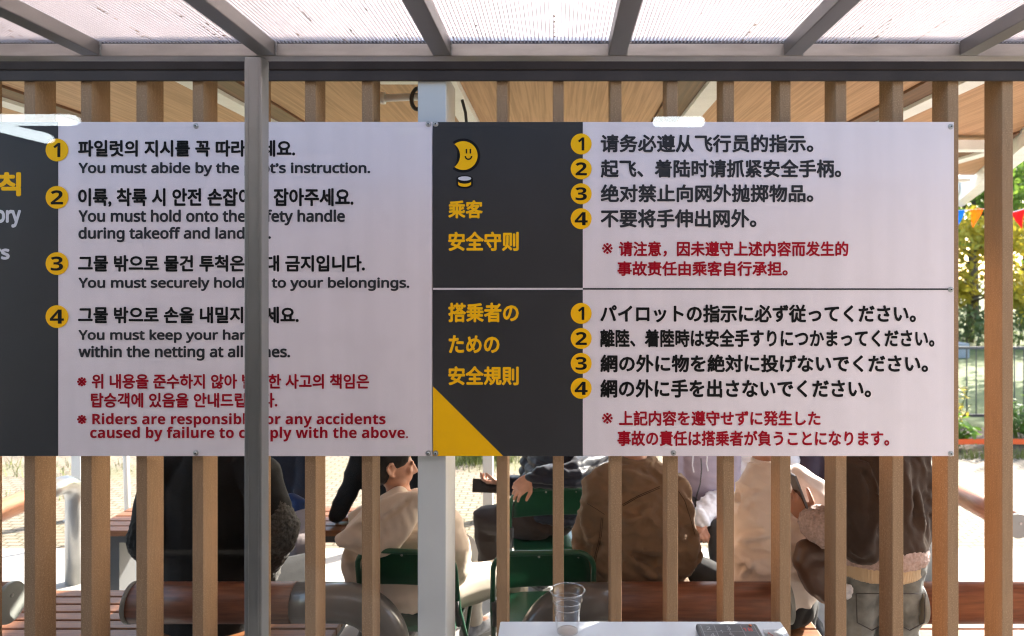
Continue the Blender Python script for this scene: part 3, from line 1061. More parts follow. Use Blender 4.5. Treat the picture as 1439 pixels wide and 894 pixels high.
# ------------------------------------------------------------------ green folding chairs
def folding_chair(x, y, rz, lab):
    """built at the origin facing +Y, back towards the camera"""
    t = thing('folding_chair', (0, 0, 0), lab, 'chair', 'green metal folding chairs')
    w = 0.225
    for s in (-1, 1): pass
    bm = bmesh.new()
    # one bent tube: down both sides, over the top of the backrest
    path = fillet([(-w, 0.40, 0.0), (-w + 0.005, 0.02, 0.55), (-w + 0.01, -0.05, 0.825), (w - 0.01, -0.05, 0.825), (w - 0.005, 0.02, 0.55), (w, 0.40, 0.0)], 0.08, 7)
    tube(bm, path, 0.0115, 12)
    obj('back_frame', bm, M['green'], t, True)
    # pressed backrest panel, slightly dished
    bm = bmesh.new()
    n = 14
    rows = []
    for zz, yy in ((0.66, -0.018), (0.668, -0.026), (0.72, -0.032), (0.79, -0.046), (0.81, -0.050), (0.823, -0.052)):
        row = []
        for i in range(n + 1):
            u = i / n * 2 - 1
            cut = {0.79: 0.012, 0.81: 0.03, 0.823: 0.065}.get(zz, 0)
            row.append(bm.verts.new((u * (w - 0.022 - cut), yy + 0.02 * (1 - u * u), zz)))
        rows.append(row)
    for a, b_ in zip(rows, rows[1:]):
        for i in range(n): bm.faces.new((a[i], a[i + 1], b_[i + 1], b_[i]))
    bmesh.ops.solidify(bm, geom=bm.faces[:], thickness=0.006)
    o = obj('backrest', bm, M['green'], t, True)
    bm = bmesh.new()
    for px_ in (-0.16, -0.02, 0.15): sphere(bm, (px_, -0.048 + 0.02 * (1 - (px_ / .2) ** 2), 0.80), (0.006, 0.003, 0.006), 2)
    obj('rivet', bm, M['bolt'], o)
    # seat pan with rolled edge
    bm = bmesh.new()
    box(bm, -0.19, 0.19, 0.05, 0.43, 0.428, 0.452)
    obj('seat', bm, M['green'], t, bevel=0.01)
    # rear legs cross to the back
    for s in (-1, 1):
        bm = bmesh.new()
        tube(bm, [(s * 0.195, 0.36, 0.44), (s * 0.20, 0.10, 0.17), (s * 0.205, -0.06, 0.0)], 0.0105, 10)
        o = obj('leg', bm, M['green'], t, True)
        bm = bmesh.new()
        tube(bm, [(s * 0.205, -0.058, 0.0), (s * 0.2045, -0.043, 0.035)], 0.0145, 10)
        obj('rubber_foot', bm, M['dark_steel'], o)
    bm = bmesh.new()
    tube(bm, [(-0.203, -0.015, 0.05), (0.203, -0.015, 0.05)], 0.007, 8)
    obj('cross_bar', bm, M['green'], t, True)
    for s in (-1, 1):
        bm = bmesh.new()
        tube(bm, [(s * 0.212, -0.006, 0.60), (s * 0.21, 0.06, 0.47)], 0.014, 8)
        obj('hinge_bracket', bm, M['dark_steel'], t, True)
    t.location = (x, y, 0)
    t.rotation_euler.z = rz
    return t


folding_chair(-0.055, 3.97, R(8), 'green folding chair under the man holding a phone')
folding_chair(-0.066, 3.055, R(3), 'empty green folding chair behind the plastic cup')
folding_chair(-0.655, 3.07, R(-6), 'green folding chair under the man in the cream hoodie')


# ------------------------------------------------------------------ people
def remesh(bm, voxel, smooth=4, folds=(), name='m', origin=None, keep=None):
    me = bpy.data.meshes.new(name)
    bm.to_mesh(me)
    bm.free()
    o = bpy.data.objects.new(name, me)
    col.objects.link(o)
    r = o.modifiers.new('r', 'REMESH')
    r.mode = 'VOXEL'
    r.voxel_size = voxel
    if smooth:
        s = o.modifiers.new('s', 'SMOOTH')
        s.factor = 0.5
        s.iterations = smooth
    dg = bpy.context.evaluated_depsgraph_get()
    out = bpy.data.meshes.new_from_object(o.evaluated_get(dg))
    bpy.data.objects.remove(o)
    bpy.data.meshes.remove(me)
    if folds:
        nrm = [v.normal.copy() for v in out.vertices]
        for v, n in zip(out.vertices, nrm):
            p = v.co
            dsp = 0.0
            for f in folds: dsp += f(p, n)
            v.co = p + n * dsp
    out.polygons.foreach_set('use_smooth', [True] * len(out.polygons))
    out.update()
    return out


def crease(amp, freq, axis=(1, 0, 0), sq=0.35, seed=0.0, sharp=1.0):
    """ridged folds running across 'axis'"""
    ax = Vector(axis).normalized()

    def f(p, n):
        d = p.dot(ax)
        q = (p - ax * d) * (freq * sq) + ax * (d * freq) + Vector((seed, seed * 1.7, -seed))
        q = q + Vector((noise.noise(p * 3.1 + Vector((seed, 0, 0))), noise.noise(p * 3.3 + Vector((0, seed, 5))), 0)) * 0.6
        v = 1.0 - abs(noise.noise(q)) * 2.2
        return amp * (max(v, -0.3) ** sharp if v > 0 else v * 0.3) - amp * 0.4
    return f


def fuzz(amp, freq=70.0):
    def f(p, n): return amp * (noise.noise(p * freq) + 0.5 * noise.noise(p * freq * 2.3))
    return f


def limb(bm, pts, rads, n=12):
    for i, (p, r) in enumerate(zip(pts, rads)):
        sphere(bm, p, r, 2)
    for i in range(len(pts) - 1):
        tube(bm, [pts[i], pts[i + 1]], [rads[i], rads[i + 1]], n)


def torso(bm, pel, neck, side, secs, bow=0.0):
    """elliptical loft from pelvis to neck; secs = (t, half width, half depth, forward shift)"""
    up = (neck - pel)
    L = up.length
    up.normalize()
    side = (side - up * side.dot(up)).normalized()
    fw = up.cross(side).normalized()
    rings = []
    n = 24
    for (tt, a, b_, sh_) in secs:
        c = pel + up * (L * tt) + fw * sh_
        rings.append([c + side * (a * math.cos(2 * math.pi * k / n)) + fw * (b_ * math.sin(2 * math.pi * k / n)) for k in range(n)])
    ring_loft(bm, rings)
    return side, fw, up


def hand(bm, wrist, aim, palm, side=1, curl=0.5, s=1.0, spread=1.0, thumb_curl=0.4):
    """five-fingered hand added to bm: aim = direction of the fingers, palm = direction the palm faces"""
    aim = Vector(aim).normalized()
    palm = Vector(palm)
    palm = (palm - aim * palm.dot(aim)).normalized()
    lat = aim.cross(palm).normalized() * side      # towards the thumb
    w = Vector(wrist)
    for k in range(5):
        u = (k / 4 - 0.5)
        limb(bm, [w + lat * u * 0.035 * s, w + aim * 0.045 * s + lat * u * 0.062 * s, w + aim * 0.088 * s + lat * u * 0.068 * s], [0.014 * s, 0.0145 * s, 0.0115 * s], 8)
    lens = [0.066, 0.078, 0.072, 0.056]
    for k in range(4):
        u = 0.5 - (k + 0.1) / 3.4
        b0 = w + aim * (0.09 - 0.006 * abs(k - 1)) * s + lat * (u * 0.066) * s
        d = (aim + lat * u * 0.25 * spread).normalized()
        p = [b0]
        ang = 0.0
        for j, fr in enumerate((0.44, 0.31, 0.25)):
            ang += curl * (0.75 if j == 0 else 0.95) * (1 + 0.08 * k)
            dd = d * math.cos(ang) + palm * math.sin(ang)
            p.append(p[-1] + dd * lens[k] * fr * s)
        limb(bm, p, [0.0098 * s, 0.0092 * s, 0.0083 * s, 0.0068 * s], 8)
    tb = w + aim * 0.022 * s + lat * 0.024 * s
    d1 = (aim * 0.65 + lat * 0.8 + palm * 0.35).normalized()
    d2 = (aim * 0.9 + lat * (0.5 - thumb_curl) + palm * (0.3 + thumb_curl)).normalized()
    p1 = tb + d1 * 0.044 * s
    p2 = p1 + d2 * 0.034 * s
    limb(bm, [tb, p1, p2, p2 + d2 * 0.024 * s], [0.0155 * s, 0.0118 * s, 0.0105 * s, 0.008 * s], 8)


def head_shape(bm, c, look, up=Vector((0, 0, 1)), s=1.0):
    look = Vector(look).normalized()
    right = look.cross(up).normalized()
    up = right.cross(look).normalized()
    B = Matrix((right, look, up)).transposed().to_4x4()

    def P(x, y, z): return c + (right * x + look * y + up * z) * s

    sphere(bm, P(0, -0.012, 0.03), (0.076 * s, 0.094 * s, 0.090 * s), 3, B)
    sphere(bm, P(0, 0.018, -0.035), (0.066 * s, 0.074 * s, 0.078 * s), 3, B)
    sphere(bm, P(0, 0.052, -0.082), (0.034 * s, 0.030 * s, 0.026 * s), 2, B)      # chin
    for q in (-1, 1):
        sphere(bm, P(q * 0.042, 0.02, -0.062), (0.030 * s, 0.045 * s, 0.030 * s), 2, B)   # jaw
        sphere(bm, P(q * 0.038, 0.068, -0.015), (0.026 * s, 0.018 * s, 0.022 * s), 2, B)  # cheek
        sphere(bm, P(q * 0.032, 0.082, 0.022), (0.022 * s, 0.010 * s, 0.008 * s), 2, B)   # brow
        sphere(bm, P(q * 0.031, 0.074, 0.006), (0.013 * s, 0.012 * s, 0.009 * s), 2, B)   # eyelid
        # ear: rim and lobe
        e = [P(q * 0.080, -0.010, 0.030), P(q * 0.092, -0.026, 0.034), P(q * 0.097, -0.038, 0.018), P(q * 0.092, -0.034, -0.004), P(q * 0.079, -0.018, -0.026), P(q * 0.075, -0.006, -0.030)]
        limb(bm, [v for v in e], [0.006 * s, 0.0065 * s, 0.0065 * s, 0.006 * s, 0.0065 * s, 0.006 * s], 8)
        sphere(bm, P(q * 0.076, -0.018, 0.004), (0.006 * s, 0.018 * s, 0.028 * s), 2, B)
    limb(bm, [P(0, 0.086, 0.018), P(0, 0.100, -0.010), P(0, 0.107, -0.026), P(0, 0.094, -0.032)], [0.008 * s, 0.010 * s, 0.0125 * s, 0.010 * s], 8)
    for q in (-1, 1): sphere(bm, P(q * 0.012, 0.094, -0.028), 0.009 * s, 2)
    limb(bm, [P(-0.022, 0.076, -0.052), P(0, 0.088, -0.050), P(0.022, 0.076, -0.052)], [0.006 * s, 0.008 * s, 0.006 * s], 8)
    limb(bm, [P(-0.018, 0.074, -0.060), P(0, 0.085, -0.061), P(0.018, 0.074, -0.060)], [0.007 * s, 0.009 * s, 0.007 * s], 8)
    return P, B


def hair_shape(bm, P, B, s, style):
    sphere(bm, P(0, -0.022, 0.048), (0.086 * s, 0.100 * s, 0.088 * s), 3, B)
    sphere(bm, P(0, -0.055, -0.010), (0.074 * s, 0.058 * s, 0.075 * s), 3, B)
    sphere(bm, P(0, 0.052, 0.082), (0.062 * s, 0.040 * s, 0.034 * s), 2, B)
    for q in (-1, 1):
        sphere(bm, P(q * 0.066, 0.012, 0.052), (0.020 * s, 0.052 * s, 0.042 * s), 2, B)
        sphere(bm, P(q * 0.058, -0.066, 0.0), (0.020 * s, 0.022 * s, 0.050 * s), 2, B)
    if style == 'long':
        limb(bm, [P(0, -0.07, -0.02), P(0, -0.085, -0.14), P(0, -0.09, -0.26)], [0.075 * s, 0.085 * s, 0.06 * s], 14)


def skin_person(label, pel, neck, headc, look, sh_l, sh_r, arm_l, arm_r, legs, jacket, trousers, group='people sitting and standing behind the screen',
                skin='skin', hands=(), jfolds=(), tfolds=(), sleeve_r=(0.068, 0.060, 0.048), secs=None, hair='short', leg_r=(0.098, 0.075, 0.056),
                shoe=None, jname='jacket', hem=None, voxel=0.0095, extra=None, hand_scale=1.0, collar=None, smooth=5, body_voxel=0.0062):
    """one seated or standing figure in world coordinates: continuous body, clothes and hair as children"""
    V = Vector
    pel, neck, headc = V(pel), V(neck), V(headc)
    side = (V(sh_r) - V(sh_l)).normalized()
    base = V((pel.x, pel.y, 0.0))
    # --- body
    bm = bmesh.new()
    sd_, fw, up = torso(bm, pel, neck, side, [(-0.12, 0.10, 0.08, 0), (0.0, 0.135, 0.095, 0), (0.3, 0.125, 0.085, 0), (0.65, 0.138, 0.09, 0), (0.88, 0.115, 0.070, 0), (1.0, 0.055, 0.055, 0)])
    limb(bm, [neck - up * 0.05, neck, neck.lerp(headc, 0.6)], [0.062, 0.056, 0.054])
    P, B = head_shape(bm, headc, look)
    for sh, arm in ((sh_l, arm_l), (sh_r, arm_r)):
        limb(bm, [V(sh), V(arm[0]), V(arm[1])], [0.042, 0.030, 0.025])
    for hd in hands: hand(bm, *hd)
    for lg in legs:
        limb(bm, [V(p) for p in lg[:3]], [0.080, 0.056, 0.038])
        a = V(lg[2])
        ft = V(lg[3])
        limb(bm, [a + V((0, 0, -0.03)), a + (ft - a) * 0.6 + V((0, 0, 0)), ft], [0.035, 0.034, 0.026])
    root = obj('person', remesh(bm, body_voxel, 2), M[skin], origin=base, label=label, cat='person', group=group)
    # --- hair
    bm = bmesh.new()
    hair_shape(bm, P, B, 1.0, hair)
    obj('hair', remesh(bm, 0.008, 3, [fuzz(0.003, 60)]), M['hair'], root)
    # --- trousers
    bm = bmesh.new()
    torso(bm, pel, neck, side, [(-0.16, 0.12, 0.10, 0), (0.0, 0.172, 0.128, 0), (0.22, 0.160, 0.118, 0)])
    for lg in legs:
        a = V(lg[2])
        kn = V(lg[1])
        limb(bm, [V(lg[0]), V(lg[0]).lerp(kn, 0.5), kn, kn.lerp(a, 0.5), a.lerp(kn, 0.05)], [leg_r[0], (leg_r[0] + leg_r[1]) / 2 + .004, leg_r[1], (leg_r[1] + leg_r[2]) / 2, leg_r[2]])
    obj('trousers', remesh(bm, voxel, 4, tfolds or [crease(0.006, 9, (0, 0.3, 1), 0.5, 2.0)]), trousers, root)
    # --- shoes
    for lg in legs:
        a, ft = V(lg[2]), V(lg[3])
        bm = bmesh.new()
        d = (ft - a)
        d.z = 0
        d.normalize()
        g = V((a.x, a.y, max(0.0, min(a.z - 0.09, 10))))
        limb(bm, [g - d * 0.05 + V((0, 0, 0.045)), g + d * 0.06 + V((0, 0, 0.045)), g + d * 0.15 + V((0, 0, 0.04)), g + d * 0.19 + V((0, 0, 0.036))], [0.045, 0.045, 0.047, 0.036])
        sphere(bm, g + V((0, 0, 0.08)), 0.047, 2)
        s_ = obj('shoe', remesh(bm, 0.008, 3), shoe or M['shoe_dark'], root)
        bm = bmesh.new()
        q = d.cross(V((0, 0, 1)))
        pts = [g - d * 0.095 + q * 0.03, g - d * 0.095 - q * 0.03, g + d * 0.09 - q * 0.047, g + d * 0.19 - q * 0.042, g + d * 0.225, g + d * 0.19 + q * 0.042, g + d * 0.09 + q * 0.047]
        ring_loft(bm, [[p + V((0, 0, 0.001)) for p in pts], [p + V((0, 0, 0.026)) for p in pts]])
        obj('sole', bm, M['sole'], s_)
    # --- jacket
    bm = bmesh.new()
    secs = secs or [(-0.10, 0.185, 0.150, 0), (0.12, 0.190, 0.150, 0), (0.38, 0.188, 0.145, 0), (0.68, 0.190, 0.140, 0), (0.86, 0.165, 0.115, 0), (0.96, 0.105, 0.085, 0), (1.02, 0.070, 0.070, 0)]
    torso(bm, pel, neck, side, secs)
    for sh, arm in ((sh_l, arm_l), (sh_r, arm_r)):
        s0, e0, w0 = V(sh), V(arm[0]), V(arm[1])
        limb(bm, [s0.lerp(neck, 0.35), s0], [0.075, sleeve_r[0] + 0.006], 14)
        limb(bm, [s0, s0.lerp(e0, 0.5), e0, e0.lerp(w0, 0.55), w0.lerp(e0, 0.10)], [sleeve_r[0], (sleeve_r[0] + sleeve_r[1]) / 2, sleeve_r[1], (sleeve_r[1] + sleeve_r[2]) / 2, sleeve_r[2]], 14)
    if extra: extra(bm)
    jk = obj(jname, remesh(bm, voxel, smooth, jfolds or [crease(0.008, 7, (0.3, 0, 1), 0.5, 1.0)]), jacket, root)
    root['_'] = 0
    del root['_']
    return root, jk, (side, fw, up)


M['shoe_dark'] = mat('black_shoe', (0.03, 0.03, 0.033), 0.6, var=0.2, var_scale=40)
M['shoe_grey'] = mat('grey_shoe', (0.25, 0.25, 0.26), 0.6, var=0.2, var_scale=40)
M['sole'] = mat('rubber_sole', (0.16, 0.16, 0.155), 0.7)
C_black = cloth('black_wool', (0.012, 0.012, 0.0125), 0.9, 0.5, 300, 0.2)
C_fleece_lit = cloth('sunlit_fleece_tone', (0.075, 0.072, 0.066), 0.95, 0.9, 260, 0.35, vs=120)  # dark fleece lightened to grey, sunlight on the right sleeve put into the colour
C_hood = cloth('cream_cotton', (0.78, 0.66, 0.55), 0.9, 0.3, 500, 0.03)
C_cream = cloth('cream_trouser', (0.62, 0.55, 0.45), 0.9, 0.3, 500, 0.04)
C_beige = cloth('beige_knit', (0.78, 0.68, 0.62), 0.92, 0.35, 420, 0.03)
C_brown = cloth('brown_canvas', (0.20, 0.130, 0.083), 0.85, 0.4, 420, 0.22, vs=5)
C_navyp = cloth('navy_puffer', (0.016, 0.019, 0.030), 0.45, 0.15, 80, 0.1)
C_brpant = cloth('dark_brown_twill', (0.040, 0.026, 0.020), 0.8, 0.35, 400, 0.1)
C_lilac = cloth('lilac_nylon', (0.36, 0.31, 0.37), 0.65, 0.2, 120, 0.05)
C_navy = cloth('navy_cloth', (0.02, 0.022, 0.034), 0.8, 0.3, 300, 0.1)
C_grey = cloth('grey_lilac_cloth', (0.21, 0.18, 0.18), 0.85, 0.3, 300, 0.08)
C_white = cloth('white_quilt', (0.68, 0.68, 0.72), 0.7, 0.2, 80, 0.03)
C_dkgrey = cloth('dark_denim', (0.055, 0.055, 0.058), 0.85, 0.35, 400, 0.15)
C_suede = cloth('brown_suede', (0.040, 0.026, 0.020), 0.7, 0.3, 240, 0.2, vs=6)
C_sherpa = cloth('pink_grey_sherpa', (0.42, 0.33, 0.31), 0.95, 0.9, 240, 0.2, vs=90)
C_rib = cloth('cream_rib', (0.55, 0.43, 0.29), 0.9, 0.3, 300, 0.05)
C_jeans = cloth('faded_jeans', (0.19, 0.205, 0.20), 0.85, 0.4, 420, 0.45, vs=11)
C_purple = cloth('dark_plum', (0.045, 0.032, 0.048), 0.8, 0.3, 300, 0.1)
C_leather = mat('brown_leather', (0.085, 0.042, 0.026), 0.32, var=0.15, var_scale=12, bump=0.15, bump_scale=120, bump_dist=0.002)
M['thread'] = mat('stitching', (0.07, 0.04, 0.024), 0.9)


def seam(bm, pts, r=0.0022):
    tube(bm, pts, r, 6)


def seated_legs(pel, side, fwd, spread=0.10, kz=0.50, tl=0.42, foot_fwd=0.06):
    side = Vector(side); fwd = Vector(fwd)
    out = []
    for q in (-1, 1):
        hip = Vector(pel) + side * (0.085 * q) + Vector((0, 0, -0.02))
        kn = Vector((hip.x, hip.y, 0)) + fwd * tl + side * (spread * q) + Vector((0, 0, kz))
        an = Vector((kn.x, kn.y, 0.09)) + fwd * foot_fwd
        out.append((hip, kn, an, Vector((an.x, an.y, 0.035)) + fwd * 0.15))
    return out


XR, YF = Vector((1, 0, 0)), Vector((0, 1, 0))

from mathutils.bvhtree import BVHTree


def Z(x0, pts, y0=630.0, k=0.2953):
    return [(x0 + u * k, y0 + v * k) for u, v in pts]


def on_surface(o, pts, step=2.0):
    """points of a mesh under a line drawn on the photograph"""
    org = ROOT[o.name]
    tree_ = BVHTree.FromPolygons([v.co + org for v in o.data.vertices], [tuple(p.vertices) for p in o.data.polygons])
    eye = Vector((0, 0, EYE))
    out = []
    for a, b_ in zip(pts, pts[1:]):
        n_ = max(2, int(math.hypot(b_[0] - a[0], b_[1] - a[1]) / step))
        for i in range(n_):
            px, py = a[0] + (b_[0] - a[0]) * i / n_, a[1] + (b_[1] - a[1]) * i / n_
            h = tree_.ray_cast(eye, (at(px, py, 3.0) - eye).normalized())
            if h[0] is not None: out.append((h[0], h[1]))
    return out


def sculpt(o, lines):
    """raises (or sinks) folds in a cloth mesh along lines"""
    org = ROOT[o.name]
    for pts, amp, rad in lines:
        sp = on_surface(o, pts)
        if len(sp) < 2: continue
        n_ = len(sp)
        nr = [v.normal.copy() for v in o.data.vertices]
        lo = Vector((min(p.x for p, _ in sp), min(p.y for p, _ in sp), min(p.z for p, _ in sp))) - Vector((1, 1, 1)) * rad * 3
        hi = Vector((max(p.x for p, _ in sp), max(p.y for p, _ in sp), max(p.z for p, _ in sp))) + Vector((1, 1, 1)) * rad * 3
        for v, n0 in zip(o.data.vertices, nr):
            w = v.co + org
            if not (lo.x < w.x < hi.x and lo.y < w.y < hi.y and lo.z < w.z < hi.z): continue
            best, bi = 9.0, 0
            for i, (p, _) in enumerate(sp):
                d = (p - w).length_squared
                if d < best: best, bi = d, i
            d = math.sqrt(best)
            if d > rad * 3: continue
            u = bi / (n_ - 1)
            taper = min(1.0, 4 * u * (1 - u) + 0.25)
            q = d / rad
            v.co += n0 * amp * 1.35 * taper * (math.exp(-q * q) - 0.35 * math.exp(-(q - 1.7) ** 2 * 1.5))
    o.data.update()


def stitch(o, name, lines, m, parent, r=0.0016):
    bm = bmesh.new()
    for pts in lines:
        sp = on_surface(o, pts, 3.0)
        if len(sp) > 2: tube(bm, [p + n * 0.0006 for p, n in sp], r, 6)
    if len(bm.verts): obj(name, bm, m, parent)
    else: bm.free()


# --- brown jacket, back to us
pel = at(893, 838, 3.17); pel.z = 0.56
nk = at(893, 650, 3.16)
r6, j6, ax = skin_person('seated person in a loose brown canvas jacket seen from behind, bent forward', pel, nk, at(892, 590, 3.28), (0.1, 1, -0.25),
                         at(842, 694, 3.13), at(944, 690, 3.13), (at(831, 778, 3.17), at(850, 800, 3.40)), (at(957, 775, 3.08), at(930, 805, 3.40)),
                         seated_legs(pel, XR, YF, 0.16), C_brown, C_black,
                         jfolds=[crease(0.026, 5.5, (0.75, 0, 0.8), 0.45, 3.3, 1.2), crease(0.013, 13, (-0.5, 0, 0.8), 0.4, 8.1), crease(0.008, 24, (0.5, 0.2, 1), 0.4, 5, 1.3), crease(0.004, 45, (-0.3, 0.2, 1), 0.5, 9)],
                         sleeve_r=(0.076, 0.088, 0.055),
                         secs=[(-0.14, 0.235, 0.165, 0), (0.12, 0.24, 0.16, 0), (0.38, 0.225, 0.155, 0), (0.68, 0.205, 0.148, 0), (0.86, 0.165, 0.12, 0), (0.96, 0.10, 0.09, 0), (1.02, 0.078, 0.078, 0)])
sculpt(j6, [(Z(800, [(370, 300), (400, 340), (445, 400)]), 0.016, 0.016), (Z(800, [(250, 458), (330, 470), (440, 482), (520, 470)]), 0.018, 0.022),
            (Z(800, [(250, 470), (340, 560), (440, 640)]), 0.018, 0.020), (Z(800, [(520, 215), (560, 260), (600, 330)]), 0.016, 0.018),
            (Z(800, [(605, 395), (600, 470), (585, 560)]), 0.014, 0.018), (Z(800, [(60, 330), (100, 420), (120, 520)]), 0.014, 0.02),
            (Z(800, [(30, 430), (80, 470), (150, 480)]), -0.012, 0.016), (Z(800, [(255, 350), (330, 330), (430, 250)]), 0.014, 0.02),
            (Z(800, [(20, 500), (70, 520), (140, 570)]), 0.012, 0.016), (Z(800, [(300, 520), (360, 520), (430, 560)]), -0.012, 0.018),
            (Z(800, [(520, 330), (560, 380), (600, 395)]), -0.014, 0.018), (Z(800, [(250, 110), (330, 130), (440, 180)]), 0.010, 0.02)])
stitch(j6, 'seam', [Z(800, [(85, 262), (130, 290), (178, 322)]), Z(800, [(252, 268), (330, 225), (440, 178)]), Z(800, [(255, 275), (330, 232), (440, 186)]),
                    Z(800, [(152, 330), (145, 420), (120, 520), (108, 590)]), Z(800, [(160, 330), (153, 420), (128, 520), (116, 590)]),
                    Z(800, [(520, 205), (550, 250), (575, 330), (600, 420)])], M['thread'], j6)
bm = bmesh.new()
tube(bm, [nk + Vector((0.074 * math.cos(a), 0.07 * math.sin(a) + 0.01, 0.0 + 0.012 * math.sin(a))) for a in [2 * math.pi * i / 24 for i in range(24)]], 0.019, 8)
tube(bm, [nk + Vector((0.070 * math.cos(a), 0.066 * math.sin(a) + 0.012, 0.022 + 0.012 * math.sin(a))) for a in [2 * math.pi * i / 24 for i in range(24)]], 0.017, 8)
obj('collar', remesh(bm, 0.007, 3, [crease(0.004, 25, (1, 0, 0), 0.6, 2)]), C_brown, r6)

# --- beige sweater
pel = at(1090, 838, 3.15); pel.z = 0.56
nk = at(1080, 652, 3.18)
r8, j8, ax = skin_person('seated person in a plain beige sweater and black trousers seen from behind', pel, nk, at(1056, 600, 3.28), (-0.6, 1, -0.3),
                         at(1056, 690, 3.15), at(1142, 694, 3.16), (at(1052, 768, 3.12), at(1035, 790, 3.42)), (at(1160, 775, 3.14), at(1120, 800, 3.42)),
                         seated_legs(pel, XR, YF, 0.2, 0.52), C_beige, C_black, jname='sweater',
                         jfolds=[crease(0.016, 6.5, (0.3, 0, 1), 0.35, 6.2, 1.4), crease(0.011, 16, (0.5, 0, 0.9), 0.3, 1.4, 1.3)],
                         secs=[(-0.02, 0.165, 0.135, 0), (0.10, 0.192, 0.152, 0), (0.22, 0.20, 0.155, 0), (0.45, 0.188, 0.142, 0), (0.70, 0.187, 0.135, 0), (0.87, 0.155, 0.115, 0), (0.96, 0.095, 0.08, 0), (1.02, 0.068, 0.066, 0)])
sculpt(j8, [(Z(980, [(200, 300), (210, 260), (240, 230), (310, 212)]), 0.012, 0.016), (Z(980, [(195, 440), (240, 425), (300, 418), (345, 402)]), 0.016, 0.016),
            (Z(980, [(205, 470), (250, 500), (345, 505)]), -0.012, 0.014), (Z(980, [(205, 540), (245, 545), (300, 590), (345, 600)]), 0.016, 0.018),
            (Z(980, [(210, 610), (240, 570), (270, 545)]), 0.012, 0.012), (Z(980, [(450, 330), (480, 360), (560, 360)]), 0.014, 0.02),
            (Z(980, [(190, 190), (200, 240), (195, 290)]), -0.010, 0.014), (Z(980, [(450, 560), (520, 600), (590, 600)]), 0.012, 0.02)])
bm = bmesh.new()
tube(bm, [nk + Vector((0.066 * math.cos(a), 0.062 * math.sin(a) + 0.006, 0.012)) for a in [2 * math.pi * i / 24 for i in range(24)]], 0.014, 8)
obj('neckband', remesh(bm, 0.006, 3), C_beige, r8)

# --- black coat, far left
pel = at(300, 838, 3.2); pel.z = 0.56
nk = at(298, 628, 3.2)
r1, j1, ax = skin_person('large seated person in a black coat with fleece sleeves, one coloured as sunlit, seen from behind', pel, nk, at(298, 575, 3.25), (0.1, 1, -0.1),
                         at(228, 672, 3.17), at(366, 672, 3.17), (at(212, 757, 3.12), at(250, 800, 3.40)), (at(388, 748, 3.10), at(372, 806, 3.32)),
                         seated_legs(pel, XR, YF, 0.18), C_black, C_black, jname='coat',
                         jfolds=[crease(0.010, 6, (0.6, 0, 0.8), 0.5, 2.2)], sleeve_r=(0.092, 0.088, 0.056), leg_r=(0.11, 0.085, 0.06),
                         secs=[(-0.20, 0.235, 0.18, 0), (0.12, 0.235, 0.175, 0), (0.38, 0.235, 0.17, 0), (0.68, 0.24, 0.16, 0), (0.86, 0.20, 0.13, 0), (0.96, 0.11, 0.09, 0), (1.02, 0.078, 0.078, 0)])
bm = bmesh.new()
limb(bm, [at(380, 705, 3.14), at(390, 748, 3.10), at(378, 786, 3.2)], [0.076, 0.096, 0.068], 14)
limb(bm, [at(378, 790, 3.2), at(374, 806, 3.26)], [0.060, 0.056], 14)
obj('fleece_sleeve', remesh(bm, 0.007, 4, [fuzz(0.006, 75), crease(0.008, 9, (0.2, 0, 1), 0.5, 4)]), C_fleece_lit, r1)  # sleeve painted as sunlit; the other one stays black
bm = bmesh.new()
limb(bm, [at(222, 705, 3.15), at(211, 757, 3.12), at(232, 790, 3.24)], [0.082, 0.096, 0.068], 14)
obj('fleece_sleeve', remesh(bm, 0.008, 4, [fuzz(0.005, 75)]), C_black, r1)

# --- cream hoodie man in profile
pel = at(600, 830, 3.28); pel.z = 0.56
nk = at(563, 702, 3.27)
hl = Vector((0.93, 0.36, -0.06))
fdir = Vector((0.62, 0.78, 0)).normalized(); sdir = Vector((0.78, -0.62, 0)).normalized()
hip = lambda q: pel + sdir * 0.085 * q
legs4 = []
for q, kx, ky in ((-1, -0.52, 3.86), (1, -0.235, 3.52)):
    kn = Vector((kx, ky, 0.52))
    an = Vector((kx + 0.05, ky + 0.05, 0.09))
    legs4.append((hip(q), kn, an, an + Vector((0.10, 0.10, -0.055))))


def hoodie_extra(bm):
    pass


r4, j4, ax = skin_person('man in a cream hooded sweatshirt turned right in profile on a green chair', pel, nk, at(552, 655, 3.25), hl,
                         at(515, 735, 3.24), at(628, 738, 3.27), (at(505, 806, 3.24), at(560, 835, 3.45)), (at(641, 800, 3.24), at(650, 815, 3.48)),
                         legs4, C_hood, C_cream, jname='hoodie', jfolds=[crease(0.016, 6, (0.4, 0, 1), 0.4, 7.7, 1.3), crease(0.010, 15, (-0.4, 0, 1), 0.4, 2.9)],
                         sleeve_r=(0.080, 0.078, 0.055), shoe=M['shoe_grey'],
                         secs=[(-0.10, 0.20, 0.165, 0), (0.12, 0.208, 0.168, 0), (0.38, 0.205, 0.16, 0), (0.68, 0.20, 0.15, 0), (0.86, 0.165, 0.12, 0), (0.96, 0.11, 0.09, 0), (1.02, 0.082, 0.078, 0)])
